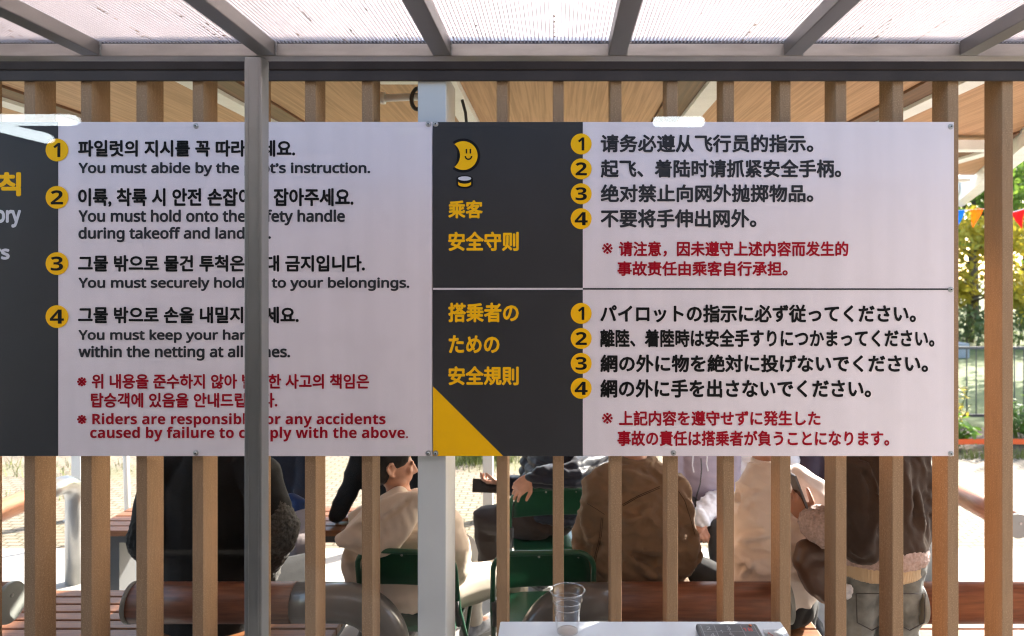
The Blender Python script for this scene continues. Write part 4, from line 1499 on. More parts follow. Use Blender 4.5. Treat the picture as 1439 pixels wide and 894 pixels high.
# hood lying down the back: a deep folded pouch with a thick rim
bm = bmesh.new()
HN = Vector((0, -0.05, 0))
hood_rim = [at(590, 692, 3.16), at(565, 694, 3.14), at(541, 706, 3.12), at(515, 726, 3.10), at(492, 746, 3.09), at(482, 751, 3.10)]
hood_low = [at(592, 712, 3.17), at(574, 740, 3.13), at(556, 760, 3.11), at(538, 768, 3.10), at(512, 765, 3.09), at(491, 756, 3.09)]
hood_rim = [p + HN for p in hood_rim]
hood_low = [p + HN for p in hood_low]
limb(bm, hood_rim, [0.024, 0.027, 0.030, 0.030, 0.026, 0.020], 12)
limb(bm, hood_low, [0.020, 0.028, 0.032, 0.032, 0.028, 0.022], 12)
for k in range(6):
    limb(bm, [hood_rim[k], hood_rim[k].lerp(hood_low[k], 0.5) + Vector((0, -0.004, 0)), hood_low[k]], [0.024, 0.032, 0.026], 10)
for k in range(5):
    ra, rb = hood_rim[k].lerp(hood_rim[k + 1], 0.5), hood_low[k].lerp(hood_low[k + 1], 0.5)
    limb(bm, [ra, ra.lerp(rb, 0.5) + Vector((0, -0.004, 0)), rb], [0.024, 0.032, 0.026], 10)
limb(bm, [at(560, 698, 3.18), at(520, 726, 3.13), at(497, 746, 3.10)], [0.05, 0.05, 0.04], 12)
limb(bm, [at(585, 706, 3.18), at(560, 734, 3.14), at(530, 750, 3.11)], [0.05, 0.055, 0.05], 12)
h4 = obj('hood', remesh(bm, 0.0075, 12, [crease(0.003, 9, (0.7, 0, 0.7), 0.3, 4.4, 1.5)]), C_hood, r4)
sculpt(h4, [(Z(400, [(460, 330), (520, 300), (600, 232)]), -0.008, 0.012), (Z(400, [(330, 362), (365, 345), (455, 318), (560, 240)]), 0.008, 0.014),
            (Z(400, [(300, 395), (365, 440), (455, 470), (520, 420)]), 0.010, 0.02)])
sculpt(j4, [(Z(400, [(470, 530), (540, 545), (632, 575)]), 0.014, 0.022), (Z(400, [(300, 480), (330, 540), (345, 600)]), -0.012, 0.016),
            (Z(400, [(460, 560), (520, 590), (600, 600)]), -0.010, 0.016), (Z(400, [(560, 410), (600, 405), (634, 408)]), -0.006, 0.008)])

# --- puffer man with a phone
pel = at(772, 758, 4.2); pel.z = 0.57
nk = at(798, 618, 4.26)
fd = Vector((-0.62, 0.78, 0)).normalized()
s5 = Vector((0.78, 0.62, 0)).normalized()


def quilt(amp, f, ax_):
    a = Vector(ax_).normalized()

    def g(p, n):
        return amp * (abs(math.sin((p.dot(a) + 0.015 * noise.noise(p * 6)) * f)) - 0.5)
    return g


legs5 = [(pel - s5 * 0.085, at(684, 730, 4.38), at(690, 796, 4.58), at(680, 818, 4.60)),
         (pel + s5 * 0.085, at(738, 752, 4.52), at(757, 783, 4.55), at(765, 806, 4.55))]
legs5 = [(a, b_, Vector((c.x, c.y, 0.09)), Vector((c.x - .06, c.y + .09, 0.035))) for a, b_, c, d_ in legs5]
w_ph = at(706, 678, 4.36)
w_ch = at(746, 672, 3.87)
r5, j5, ax = skin_person('man in a navy quilted jacket and brown trousers holding a dark phone', pel, nk, at(796, 560, 4.1), (-0.8, 0.6, -0.2),
                         at(752, 632, 4.36), at(836, 645, 4.18), (at(745, 690, 4.40), w_ph), (at(806, 668, 3.92), w_ch), legs5, C_navyp, C_brpant,
                         hands=[(w_ph, (-1, 0.05, 0.0), (0, 0.3, 1), -1, 0.55), (w_ch, (-0.75, -0.1, -0.6), (0.3, 0.9, -0.5), 1, 0.42, 1.0, 1.9)], body_voxel=0.0042,
                         jfolds=[quilt(0.020, 56, (0.15, 0, 1)), crease(0.006, 22, (1, 0, 0.3), 0.5, 2)], sleeve_r=(0.082, 0.075, 0.05), leg_r=(0.108, 0.092, 0.075),
                         tfolds=[crease(0.012, 8, (0.4, 0.1, 1), 0.4, 1.7, 1.3)], shoe=M['shoe_dark'],
                         secs=[(-0.02, 0.20, 0.16, 0), (0.12, 0.215, 0.18, 0), (0.38, 0.22, 0.18, 0), (0.68, 0.21, 0.165, 0), (0.86, 0.18, 0.13, 0), (0.96, 0.12, 0.10, 0), (1.02, 0.085, 0.085, 0)])

M['phone'] = mat('phone_glass', (0.012, 0.014, 0.02), 0.15, coat=0.5)
M['phone_case'] = mat('grey_phone_case', (0.16, 0.165, 0.19), 0.4)


def slab(c, ux, uy, th, m, name, label, cat, m2=None):
    """flat device: c centre, ux and uy half-extent vectors"""
    ux, uy = Vector(ux), Vector(uy)
    n = ux.cross(uy).normalized() * th / 2
    t_ = thing(name, c, label, cat)
    bm = bmesh.new()
    vs = []
    for q in (-1, 1):
        ring = []
        for (a, b_) in ((-1, -1), (1, -1), (1, 1), (-1, 1)):
            ring.append(c + ux * a + uy * b_ + n * q)
        vs.append(ring)
    ring_loft(bm, vs)
    bmesh.ops.recalc_face_normals(bm, faces=bm.faces)
    body = obj('case', bm, m2 or m, t_, bevel=0.003)
    bm = bmesh.new()
    rr = [[c + ux * a * 0.94 + uy * b_ * 0.97 + n * k for (a, b_) in ((-1, -1), (1, -1), (1, 1), (-1, 1))] for k in (1.02, 1.12)]
    ring_loft(bm, rr)
    bmesh.ops.recalc_face_normals(bm, faces=bm.faces)
    obj('screen', bm, m, t_)
    return t_


slab(at(683, 683, 4.36), (0.083, 0.01, -0.006), (0.0, 0.018, 0.037), 0.011, M['phone'], 'phone', 'dark phone held flat by the man in the navy quilted jacket', 'phone', M['phone'])

# --- lilac jacket facing us
pel = at(988, 738, 4.52); pel.z = 0.57
nk = at(988, 612, 4.55)
legs7 = []
for q, kx in ((-1, 966), (1, 1012)):
    kn = at(kx, 752, 4.12); kn.z = 0.53
    legs7.append((pel + XR * 0.085 * q, kn, Vector((kn.x, kn.y - 0.03, 0.09)), Vector((kn.x, kn.y - 0.17, 0.035))))
w_a = at(974, 731, 4.14)
w_b = at(992, 728, 4.12)
r7, j7, ax = skin_person('seated person in a zipped lilac jacket facing the camera on the far bench', pel, nk, at(988, 556, 4.5), (0.05, -1, -0.3),
                         at(1024, 628, 4.53), at(950, 628, 4.53), (at(1030, 695, 4.45), w_b), (at(945, 692, 4.43), w_a), legs7, C_lilac, C_dkgrey,
                         hands=[(w_a, (0.35, -0.5, -0.55), (0.3, 0.5, -0.8), 1, 0.5), (w_b, (-0.6, -0.4, -0.4), (0, 0.4, -0.9), -1, 0.5)],
                         jfolds=[crease(0.010, 8, (0.7, 0, 0.6), 0.4, 9.1, 1.3), crease(0.005, 20, (0.2, 0, 1), 0.4, 3)], hair='long', leg_r=(0.09, 0.075, 0.055),
                         sleeve_r=(0.07, 0.066, 0.05))
bm = bmesh.new()
seam(bm, [at(985, 644, 4.36), at(986, 660, 4.345), at(984, 680, 4.34), at(978, 700, 4.335), at(975, 725, 4.335)], 0.004)
obj('zip', bm, M['dark_steel'], r7)
bm = bmesh.new()
for k, (px, py) in enumerate(((974, 648), (994, 646))):
    seam(bm, [at(px, py - 8, 4.36), at(px - 1, py + 6, 4.345), at(px + 1, py + 16, 4.34)], 0.004)
obj('drawstring', bm, C_white, r7)
bm = bmesh.new()
limb(bm, [at(1006, 706, 4.30), at(994, 716, 4.18), at(986, 727, 4.10)], [0.070, 0.072, 0.058], 14)
obj('frilled_cuff', remesh(bm, 0.006, 2, [crease(0.012, 24, (0.8, 0, 0.5), 0.25, 5, 1.2), fuzz(0.003, 45)]), C_white, r7)
bm = bmesh.new()
c = at(979, 734, 4.09)
tube(bm, [c + Vector((0.030 * math.cos(a), 0.02 * math.sin(a), 0.032 * math.sin(a))) for a in [2 * math.pi * i / 20 for i in range(21)]], 0.007, 8)
obj('wristwatch', bm, M['dark_steel'], r7)

# --- white jacket beside the lilac one, mostly hidden
pel = at(1072, 738, 4.55); pel.z = 0.57
nk = at(1068, 612, 4.6)
legsw = []
for q in (-1, 1):
    kn = Vector((pel.x + 0.12 * q, 4.12, 0.52))
    legsw.append((pel + XR * 0.085 * q, kn, Vector((kn.x, 4.1, 0.09)), Vector((kn.x, 3.95, 0.035))))
skin_person('person in a white padded jacket between the lilac jacket and the beige sweater', pel, nk, at(1068, 556, 4.58), (0.05, -1, -0.1), at(1105, 630, 4.58), at(1040, 630, 4.58),
            (at(1112, 695, 4.5), at(1090, 735, 4.25)), (at(1034, 690, 4.5), at(1050, 735, 4.25)), legsw, C_white, C_dkgrey,
            jfolds=[quilt(0.015, 50, (0.1, 0, 1))], sleeve_r=(0.075, 0.07, 0.05))

# --- dark plum jacket behind the woman's phone
pel = at(1172, 738, 4.6); pel.z = 0.57
nk = at(1176, 600, 4.62)
legsp = []
for q in (-1, 1):
    kn = Vector((pel.x + 0.10 * q, 4.2, 0.52))
    legsp.append((pel + XR * 0.085 * q, kn, Vector((kn.x, 4.18, 0.09)), Vector((kn.x, 4.03, 0.035))))
skin_person('person in a dark plum jacket behind the raised phone of the woman in brown', pel, nk, at(1176, 545, 4.6), (-0.3, -1, -0.1), at(1215, 622, 4.6), at(1140, 622, 4.6),
            (at(1222, 690, 4.5), at(1195, 735, 4.3)), (at(1132, 680, 4.5), at(1155, 730, 4.3)), legsp, C_purple, C_dkgrey, sleeve_r=(0.075, 0.07, 0.05))

# --- navy jacket behind the person in black
pel = at(402, 742, 4.45); pel.z = 0.58
nk = at(398, 598, 4.45)
legsn = []
for q, kp in ((-1, at(378, 790, 3.98)), (1, at(424, 795, 3.92))):
    kn = kp.copy()
    kn.z = 0.50
    legsn.append((pel + XR * 0.085 * q, kn, Vector((kn.x - .03, kn.y - 0.02, 0.09)), Vector((kn.x - .03, kn.y - 0.16, 0.035))))
skin_person('person in a navy jacket and grey trousers facing us behind the person in black', pel, nk, at(400, 545, 4.4), (0.2, -1, -0.15), at(432, 620, 4.42), at(358, 620, 4.42),
            (at(430, 690, 4.35), at(412, 738, 4.15)), (at(352, 690, 4.35), at(372, 735, 4.15)), legsn, C_navy, C_grey,
            jfolds=[crease(0.012, 9, (0.7, 0, 0.6), 0.4, 3.1, 1.2)], sleeve_r=(0.078, 0.07, 0.05), tfolds=[crease(0.008, 14, (0.7, 0, 0.4), 0.3, 5, 1.2)])

# --- black jumper, hand propped on the far bench
pel = at(552, 738, 4.5); pel.z = 0.58
nk = at(548, 598, 4.5)
legsb = []
for q in (-1, 1):
    kn = Vector((pel.x + 0.11 * q + 0.1, 4.1, 0.52))
    legsb.append((pel + XR * 0.085 * q, kn, Vector((kn.x, 4.08, 0.09)), Vector((kn.x, 3.93, 0.035))))
w_p = at(472, 736, 4.36)
w_p.z = 0.515
skin_person('person in a black jumper propped on one straight arm on the far bench', pel, nk, at(550, 545, 4.48), (0.5, -1, -0.1), at(590, 622, 4.48), at(512, 622, 4.46),
            (at(592, 690, 4.4), at(575, 740, 4.2)), (at(494, 682, 4.42), w_p), legsb, C_black, C_dkgrey,
            hands=[(w_p + Vector((0, 0, -0.01)), (0.6, 0.8, -0.12), (0, 0.1, -1), 1, 0.15)], sleeve_r=(0.070, 0.062, 0.056))
bm = bmesh.new()
limb(bm, [at(418, 712, 4.2), at(416, 738, 4.2), at(410, 750, 4.2)], [0.05, 0.075, 0.065], 12)
limb(bm, [at(408, 700, 4.2), at(424, 706, 4.2)], [0.025, 0.03], 12)
obj('blue_bag', remesh(bm, 0.008, 3, [crease(0.012, 12, (0.6, 0, 0.6), 0.4, 8, 1.3)]), cloth('blue_nylon', (0.012, 0.03, 0.10), 0.55, 0.2, 100), label='crumpled dark blue bag on the lap of the person in the navy jacket', cat='bag', origin=at(412, 750, 4.2))

# --- woman standing in brown suede with sherpa trim
pel = at(1232, 790, 2.92); pel.z = 0.87
nk = at(1236, 590, 2.92)
legs9 = []
for q in (-1, 1):
    hp = pel + XR * 0.085 * q
    legs9.append((hp, Vector((hp.x + 0.012 * q, 2.95, 0.47)), Vector((hp.x + 0.015 * q, 2.93, 0.09)), Vector((hp.x + 0.03 * q, 3.07, 0.035))))
w9 = at(1137, 730, 2.98)
w9b = at(1260, 700, 3.3)
r9, j9, ax = skin_person('woman standing in a brown suede jacket with fleece trim and faded jeans, raising a phone', pel, nk, at(1230, 535, 2.98), (-0.3, 1, -0.35),
                         at(1190, 632, 2.88), at(1277, 632, 2.90), (at(1207, 764, 2.80), w9), (at(1286, 735, 2.95), w9b), legs9, C_suede, C_jeans, skin='skin_tan',
                         hands=[(w9, (-0.62, 0.2, 0.75), (0.4, 0.8, 0.3), -1, 0.75, 1.0, 1.3)], body_voxel=0.0045,
                         jfolds=[crease(0.018, 6, (0.9, 0, 0.35), 0.4, 1.9, 1.3), crease(0.009, 18, (0.6, 0, 0.5), 0.4, 6), crease(0.004, 40, (0.8, 0, 0.3), 0.4, 2)], sleeve_r=(0.086, 0.084, 0.055), hair='long',
                         leg_r=(0.108, 0.082, 0.07), tfolds=[crease(0.010, 12, (0.2, 0, 1), 0.4, 2.4, 1.3), crease(0.005, 30, (0.6, 0, 1), 0.4, 4)],
                         secs=[(0.05, 0.192, 0.150, 0), (0.2, 0.198, 0.155, 0), (0.45, 0.19, 0.150, 0), (0.7, 0.192, 0.140, 0), (0.86, 0.165, 0.115, 0), (0.96, 0.105, 0.085, 0), (1.02, 0.07, 0.07, 0)])
sculpt(j9, [(Z(980, [(720, 60), (800, 80), (850, 200), (850, 330), (830, 440)]), 0.016, 0.014), (Z(980, [(985, 100), (1000, 200), (1005, 330)]), 0.016, 0.02),
            (Z(980, [(720, 470), (780, 500), (830, 470)]), 0.014, 0.02), (Z(980, [(1040, 200), (1060, 330), (1070, 420)]), 0.016, 0.018)])
side9, fw9, up9 = ax
bm = bmesh.new()
torso(bm, pel, nk, side9, [(-0.055, 0.196, 0.155, 0), (0.0, 0.203, 0.162, 0), (0.08, 0.200, 0.158, 0)])
obj('fleece_hem', remesh(bm, 0.0065, 4, [fuzz(0.0065, 85), crease(0.006, 6, (1, 0, 0), 0.4, 3)]), C_sherpa, r9)
bm = bmesh.new()
torso(bm, pel, nk, side9, [(-0.155, 0.176, 0.138, 0), (-0.145, 0.181, 0.143, 0), (-0.06, 0.184, 0.146, 0), (-0.02, 0.184, 0.146, 0)])


def ribs(p, n): return 0.0022 * math.sin(math.atan2(p.y - pel.y, p.x - pel.x) * 150)


obj('ribbed_hem', remesh(bm, 0.0055, 3, [ribs, crease(0.004, 5, (1, 0, 0), 0.4, 3)]), C_rib, r9)
e9 = at(1207, 764, 2.80)
bm = bmesh.new()
q0, q1 = e9.lerp(w9, 0.60), e9.lerp(w9, 0.66)
q2, q3 = e9.lerp(w9, 0.74), e9.lerp(w9, 0.83)
limb(bm, [q2, q3], [0.082, 0.078], 16)
obj('fleece_cuff', remesh(bm, 0.0065, 4, [fuzz(0.0065, 85)]), C_sherpa, r9)
bm = bmesh.new()
limb(bm, [q0 + (q0 - q2) * 0.35, q0], [0.083, 0.083], 16)
obj('fleece_cuff', remesh(bm, 0.0065, 4, [fuzz(0.0065, 85)]), C_sherpa, r9)
# back pocket of the jeans
bm = bmesh.new()
for s_ in (-1, 1):
    cx_ = pel.x + s_ * 0.075
    yb = 2.785
    pts = [(cx_ - 0.062, yb + 0.012, 0.745), (cx_ + 0.062, yb + 0.012, 0.745), (cx_ + 0.058, yb + 0.012, 0.63), (cx_, yb + 0.01, 0.60), (cx_ - 0.058, yb + 0.012, 0.63), (cx_ - 0.062, yb + 0.012, 0.745)]
    seam(bm, pts, 0.0024)
obj('pocket_stitching', bm, C_dkgrey, r9)
slab(at(1122, 692, 2.99), (0.006, -0.036, 0.0), (-0.030, 0.0, 0.080), 0.010, M['phone'], 'phone', 'phone seen edge on in the raised hand of the woman in brown', 'phone', M['phone_case'])
# leather bag hanging from the forearm
bg_c = at(1142, 806, 2.95)
t = thing('handbag', bg_c, 'soft brown leather bag hanging from the forearm of the woman in brown', 'bag')
bm = bmesh.new()
pts = [(1152, 772, 0.055), (1135, 772, 0.045), (1130, 790, 0.055), (1142, 800, 0.075), (1150, 818, 0.072), (1160, 832, 0.055), (1168, 800, 0.07)]
for px, py, r_ in pts: sphere(bm, at(px, py, 2.95), r_, 2)
for a, b_ in zip(pts, pts[1:]): tube(bm, [at(a[0], a[1], 2.95), at(b_[0], b_[1], 2.95)], [a[2], b_[2]], 12)
obj('bag_body', remesh(bm, 0.008, 5, [crease(0.010, 8, (0.9, 0, 0.4), 0.4, 1.1, 1.3)]), C_leather, t)
bm = bmesh.new()
tube(bm, arc(at(1136, 772, 2.95), at(1150, 700, 2.95), at(1165, 772, 2.95), 10), 0.006, 8)
obj('bag_strap', bm, C_leather, t, True)
bm = bmesh.new()
sphere(bm, at(1192, 828, 2.82), 0.020, 3)
sphere(bm, at(1190, 836, 2.82), 0.018, 3)
obj('fur_charm', remesh(bm, 0.004, 1, [fuzz(0.005, 90)]), C_white, t)

# ------------------------------------------------------------------ counter table with cup, keypad and packet
M['table_white'] = mat('white_laminate', (0.60, 0.63, 0.66), 0.25, var=0.025, var_scale=4, rough_var=0.08)
t = thing('counter_table', (0.24, 1.8, 0), 'narrow white folding table standing under the right sign', 'table')
obj('tabletop', newbox(-0.17, 0.646, 1.52, 2.05, 0.975, 1.0), M['table_white'], t, bevel=0.004)
for x in (-0.13, 0.606):
    for y in (1.56, 2.01):
        obj('leg', newbox(x - 0.013, x + 0.013, y - 0.013, y + 0.013, 0.0, 0.974), M['alu'], t)
plast = pane_mat('clear_plastic', (0.95, 0.955, 0.96), 0.07, 0.05)
cc = at(797.5, 887.5, 1.985)
cc.z = 1.0015
t = thing('plastic_cup', cc, 'empty clear plastic cup standing on the white table', 'cup')
bm = bmesh.new()
prof = [(0.0285, 0.0), (0.0305, 0.004), (0.032, 0.02), (0.033, 0.0205), (0.0385, 0.072), (0.0392, 0.0725), (0.0415, 0.090), (0.0425, 0.0905), (0.0470, 0.116)]
n = 40
rings = [[cc + Vector((r_ * math.cos(2 * math.pi * k / n), r_ * math.sin(2 * math.pi * k / n), z)) for k in range(n)] for r_, z in prof]
ring_loft(bm, rings, cap=False)
obj('wall', bm, plast, t, True)
bm = bmesh.new()
tube(bm, [cc + Vector((0.0485 * math.cos(a), 0.0485 * math.sin(a), 0.1175)) for a in [2 * math.pi * i / 40 for i in range(41)]], 0.0021, 8, cap=False)
obj('rim', bm, pane_mat('cup_rim_plastic', (0.85, 0.86, 0.87), 0.25, 0.1), t, True)
bm = bmesh.new()
for r_, z in ((0.0385, 0.072), (0.0425, 0.0905), (0.0295, 0.003)):
    tube(bm, [cc + Vector((r_ * math.cos(a), r_ * math.sin(a), z)) for a in [2 * math.pi * i / 40 for i in range(41)]], 0.0008, 6, cap=False)
obj('moulded_ring', bm, pane_mat('cup_ring_plastic', (0.85, 0.86, 0.87), 0.25, 0.1), t, True)
bm = bmesh.new()
ring_loft(bm, [[cc + Vector((r_ * math.cos(2 * math.pi * k / n), r_ * math.sin(2 * math.pi * k / n), z)) for k in range(n)] for r_, z in ((0.028, 0.0035), (0.0288, 0.0055))])
obj('drink_dregs', bm, pane_mat('coffee_dregs', (0.93, 0.89, 0.85), 0.05, 0.1), t)

kp0, kp1 = (978 - CX) / F * 1.99, (1064 - CX) / F * 1.99
t = thing('keypad', ((kp0 + kp1) / 2, 1.93, 1.0), 'dark grey number keypad with a red display lying on the white table', 'keypad')
M['keypad'] = mat('keypad_plastic', (0.055, 0.055, 0.060), 0.35, var=0.08, var_scale=20)
obj('housing', newbox(kp0, kp1, 1.80, 1.998, 1.0008, 1.020), M['keypad'], t, bevel=0.006)
M['key_line'] = mat('keypad_print', (0.30, 0.30, 0.31), 0.4)


def table_text(s, cx_, cy_, h, m, parent, name):
    V, Fc = glyphs(sans(s, False), 0.0)
    ax_, bx_ = min(v[0] for v in V), max(v[0] for v in V)
    ay, by = min(v[1] for v in V), max(v[1] for v in V)
    k = h / (by - ay)
    vs = [(cx_ + (v[0] - (ax_ + bx_) / 2) * k, cy_ + (v[1] - (ay + by) / 2) * k, 1.0208) for v in V]
    me = bpy.data.meshes.new(name)
    me.from_pydata(vs, [], Fc)
    return obj(name, me, m, parent)


kw = (kp1 - kp0 - 0.024) / 4
bm = bmesh.new()
for i in range(5):
    x = kp0 + 0.012 + i * kw
    box(bm, x - 0.0006, x + 0.0006, 1.84, 1.985, 1.0202, 1.0205)
for j in range(5):
    y = 1.985 - j * 0.036
    box(bm, kp0 + 0.012, kp1 - 0.012, y - 0.0006, y + 0.0006, 1.0206, 1.0209)
obj('key_grid', bm, M['key_line'], t)
red = mat('red_display', (0.6, 0.02, 0.01), 0.3)
table_text('2', kp0 + 0.012 + 0.5 * kw, 1.967, 0.018, M['key_line'], t, 'numeral')
table_text('3', kp0 + 0.012 + 2.0 * kw, 1.967, 0.018, M['key_line'], t, 'numeral')
table_text('1', kp0 + 0.012 + 1.35 * kw, 1.949, 0.016, M['key_line'], t, 'numeral')
table_text('4', kp0 + 0.012 + 0.6 * kw, 1.930, 0.018, M['key_line'], t, 'numeral')
table_text('5', kp0 + 0.012 + 2.0 * kw, 1.930, 0.018, M['key_line'], t, 'numeral')
table_text('18', kp0 + 0.012 + 3.4 * kw, 1.960, 0.018, red, t, 'display_digits')
bm = bmesh.new()
sphere(bm, (kp1 - 0.022, 1.982, 1.021), (0.005, 0.005, 0.003), 2)
obj('copper_stud', bm, mat('copper', (0.5, 0.16, 0.08), 0.3, metal=1.0), t, True)
pc0 = Vector(((1083 - CX) / F * 1.98, 1.94, 1.0))
t = thing('plastic_packet', pc0, 'small clear packet holding a red strip beside the keypad on the white table', 'packet')
obj('sleeve', newbox(pc0.x - 0.022, pc0.x + 0.026, 1.88, 1.985, 1.001, 1.009), pane_mat('packet_film', (0.82, 0.84, 0.85), 0.10, 0.15), t, bevel=0.002)
bm = newbox(pc0.x - 0.012, pc0.x + 0.016, 1.90, 1.972, 1.0025, 1.006)
obj('paper_insert', bm, mat('packet_paper', (0.5, 0.48, 0.45), 0.7), t)
bm = bmesh.new()
tube(bm, [(pc0.x - 0.010, 1.968, 1.0075), (pc0.x + 0.012, 1.915, 1.0075)], 0.0012, 6)
obj('red_strip', bm, red, t)

# ------------------------------------------------------------------ beyond the canopy
# thin pole on a round base
t = thing('pole_stand', at(176, 752, 5.5) * 1.0, 'thin pale pole leaning from a flat round grey base on the paving', 'pole')
b0 = Vector((at(176, 750, 5.5).x, 5.5, 0.0))
bm = bmesh.new()
tube(bm, [b0, b0 + Vector((0, 0, 0.035)), b0 + Vector((0, 0, 0.045))], [0.17, 0.17, 0.14], 32)
obj('base', bm, M['pipe_steel'], t)
bm = bmesh.new()
tube(bm, [b0 + Vector((0.02, 0, 0.045)), b0 + Vector((-0.075, 0.1, 1.3))], 0.022, 14)
obj('pole', bm, M['white_steel'], t, True)

# black railing round the lawn
t = thing('railing', (6, 9.6, 0), 'black metal railing with thin upright bars beyond the flower bed', 'railing')
bm = bmesh.new()
x = -9.0
while x < 14:
    tube(bm, [(x, 9.6, 0.12), (x, 9.6, 1.04)], 0.008, 6)
    x += 0.13
obj('uprights', bm, M['dark_steel'], t)
bm = bmesh.new()
for z in (1.04, 0.12): box(bm, -9, 14, 9.58, 9.62, z - 0.018, z + 0.018)
obj('rails', bm, M['dark_steel'], t)
for x in (-9, -6.4, -3.8, -1.2, 1.4, 4.0, 6.6, 9.2, 11.8):
    obj('post', newbox(x - 0.025, x + 0.025, 9.63, 9.68, 0, 1.12), M['dark_steel'], t)
# low concrete block on the lawn
z_ = 17.5
bm = newbox(at(1330, 0, z_).x, at(1363, 0, z_).x, z_, z_ + 0.6, -0.012, 0.36)
obj('concrete_block', bm, mat('pale_block', (0.30, 0.31, 0.33), 0.8, var=0.08), label='low pale grey block standing on the lawn behind the railing', cat='block', bevel=0.02, origin=(at(1350, 0, z_).x, z_, 0))
# red tape barrier in front of the flower bed
t = thing('barrier_tape', (5, 8.05, 0), 'bright red barrier tape strung between low stakes along the flower bed', 'tape')
M['tape_red'] = mat('red_tape', (0.88, 0.12, 0.02), 0.5)
bm = bmesh.new()
zt = EYE - (622 - CY) / F * 8.05
xs = [3.4 + i * 0.2 for i in range(40)]
for i in range(len(xs) - 1):
    za = zt - 0.012 * math.sin(xs[i] * 2.2)
    zb = zt - 0.012 * math.sin(xs[i + 1] * 2.2)
    v = [bm.verts.new(p) for p in ((xs[i], 8.05, za - 0.03), (xs[i + 1], 8.05, zb - 0.03), (xs[i + 1], 8.052, zb + 0.03), (xs[i], 8.052, za + 0.03))]
    bm.faces.new(v)
obj('tape', bm, M['tape_red'], t)
for x in (3.4, 6.0, 8.6, 11.2):
    bm = bmesh.new()
    tube(bm, [(x, 8.07, 0), (x, 8.07, 0.3)], 0.012, 8)
    obj('stake', bm, M['dark_steel'], t)

# bunting
cols = {'blue': (0.01, 0.22, 0.62), 'orange': (0.85, 0.24, 0.01), 'purple': (0.50, 0.05, 0.45), 'red': (0.75, 0.02, 0.02), 'yellow': (0.85, 0.60, 0.02), 'green': (0.02, 0.42, 0.18)}
CM = {k: cloth('pennant_' + k, v, 0.7, 0.15, 60) for k, v in cols.items()}


def bunting(a, b_, sag, n, lab, order, w=0.145, h=0.20):
    t_ = thing('bunting', a, lab, 'bunting', 'strings of coloured pennants under the canopy edge')
    P_ = lambda u: a.lerp(b_, u) - Vector((0, 0, sag * 4 * u * (1 - u)))
    bm = bmesh.new()
    tube(bm, [P_(i / 40) for i in range(41)], 0.005, 6)
    obj('cord', bm, C_white, t_)
    for k in range(n):
        u = (k + 0.5) / n
        p = P_(u)
        d = (P_(u + 0.01) - P_(u - 0.01)).normalized()
        tw = rnd.uniform(-0.25, 0.25)
        bm = bmesh.new()
        rows = []
        for j in range(5):
            f = j / 4
            ww = w * 0.5 * (1 - f)
            cpt = p + Vector((tw * h * f * 0.3, 0.03 * math.sin(f * 3 + k), -h * f))
            if j == 4: rows.append([bm.verts.new(cpt)])
            else: rows.append([bm.verts.new(cpt - d * ww), bm.verts.new(cpt + Vector((0, 0.012 * math.sin(k), 0))), bm.verts.new(cpt + d * ww)])
        for r0, r1 in zip(rows, rows[1:]):
            if len(r1) == 1:
                bm.faces.new((r0[0], r0[1], r1[0])); bm.faces.new((r0[1], r0[2], r1[0]))
            else:
                bm.faces.new((r0[0], r0[1], r1[1], r1[0])); bm.faces.new((r0[1], r0[2], r1[2], r1[1]))
        bmesh.ops.solidify(bm, geom=bm.faces[:], thickness=0.002)
        obj('pennant', bm, CM[order[k % len(order)]], t_)


bunting(at(1083, 292, 7.7), at(1408, 292, 7.7), 0.05, 13, 'string of pennants with blue, orange and purple beside the sign edge', ['red', 'yellow', 'green', 'blue', 'orange', 'purple', 'red', 'yellow', 'green', 'purple', 'blue', 'orange', 'purple'])
bunting(at(1400, 303, 7.4), at(1560, 240, 7.2), 0.06, 7, 'string of pennants rising to the right with red, yellow and green', ['red', 'red', 'yellow', 'orange', 'blue', 'purple', 'green'])


# ------------------------------------------------------------------ vegetation
def leaf_mat(name, c1, c2):
    m = mat(name, c1, 0.55, base2=c2, var_scale=1.3)
    nt = m.node_tree
    b_ = nt.nodes['Principled BSDF']
    out = [n for n in nt.nodes if n.type == 'OUTPUT_MATERIAL'][0]
    tl = nt.nodes.new('ShaderNodeBsdfTranslucent')
    src = b_.inputs['Base Color'].links[0].from_socket
    nt.links.new(src, tl.inputs[0])
    mx = nt.nodes.new('ShaderNodeMixShader')
    mx.inputs[0].default_value = 0.45
    nt.links.new(b_.outputs[0], mx.inputs[1])
    nt.links.new(tl.outputs[0], mx.inputs[2])
    nt.links.new(mx.outputs[0], out.inputs[0])
    return m


L_green = leaf_mat('green_leaf', (0.22, 0.32, 0.045), (0.11, 0.19, 0.03))
L_yellow = leaf_mat('yellow_leaf', (0.60, 0.44, 0.04), (0.36, 0.34, 0.05))
L_bright = leaf_mat('fresh_leaf', (0.18, 0.32, 0.035), (0.09, 0.19, 0.025))
L_hedge = leaf_mat('hedge_leaf', (0.20, 0.24, 0.09), (0.10, 0.14, 0.05))
bark = mat('bark', (0.10, 0.075, 0.055), 0.9, var=0.3, var_scale=12, stretch=(2, 2, 0.5), bump=0.6, bump_scale=30, bump_dist=0.02)


def leaf(bm, c, s, r):
    a = Vector((r.gauss(0, 1), r.gauss(0, 1), r.gauss(0, 1))).normalized()
    b_ = a.cross(Vector((r.gauss(0, 1), r.gauss(0, 1), r.gauss(0, 1)))).normalized()
    v = [bm.verts.new(p) for p in (c - a * s, c + b_ * s * 0.5, c + a * s, c - b_ * s * 0.5)]
    bm.faces.new(v)


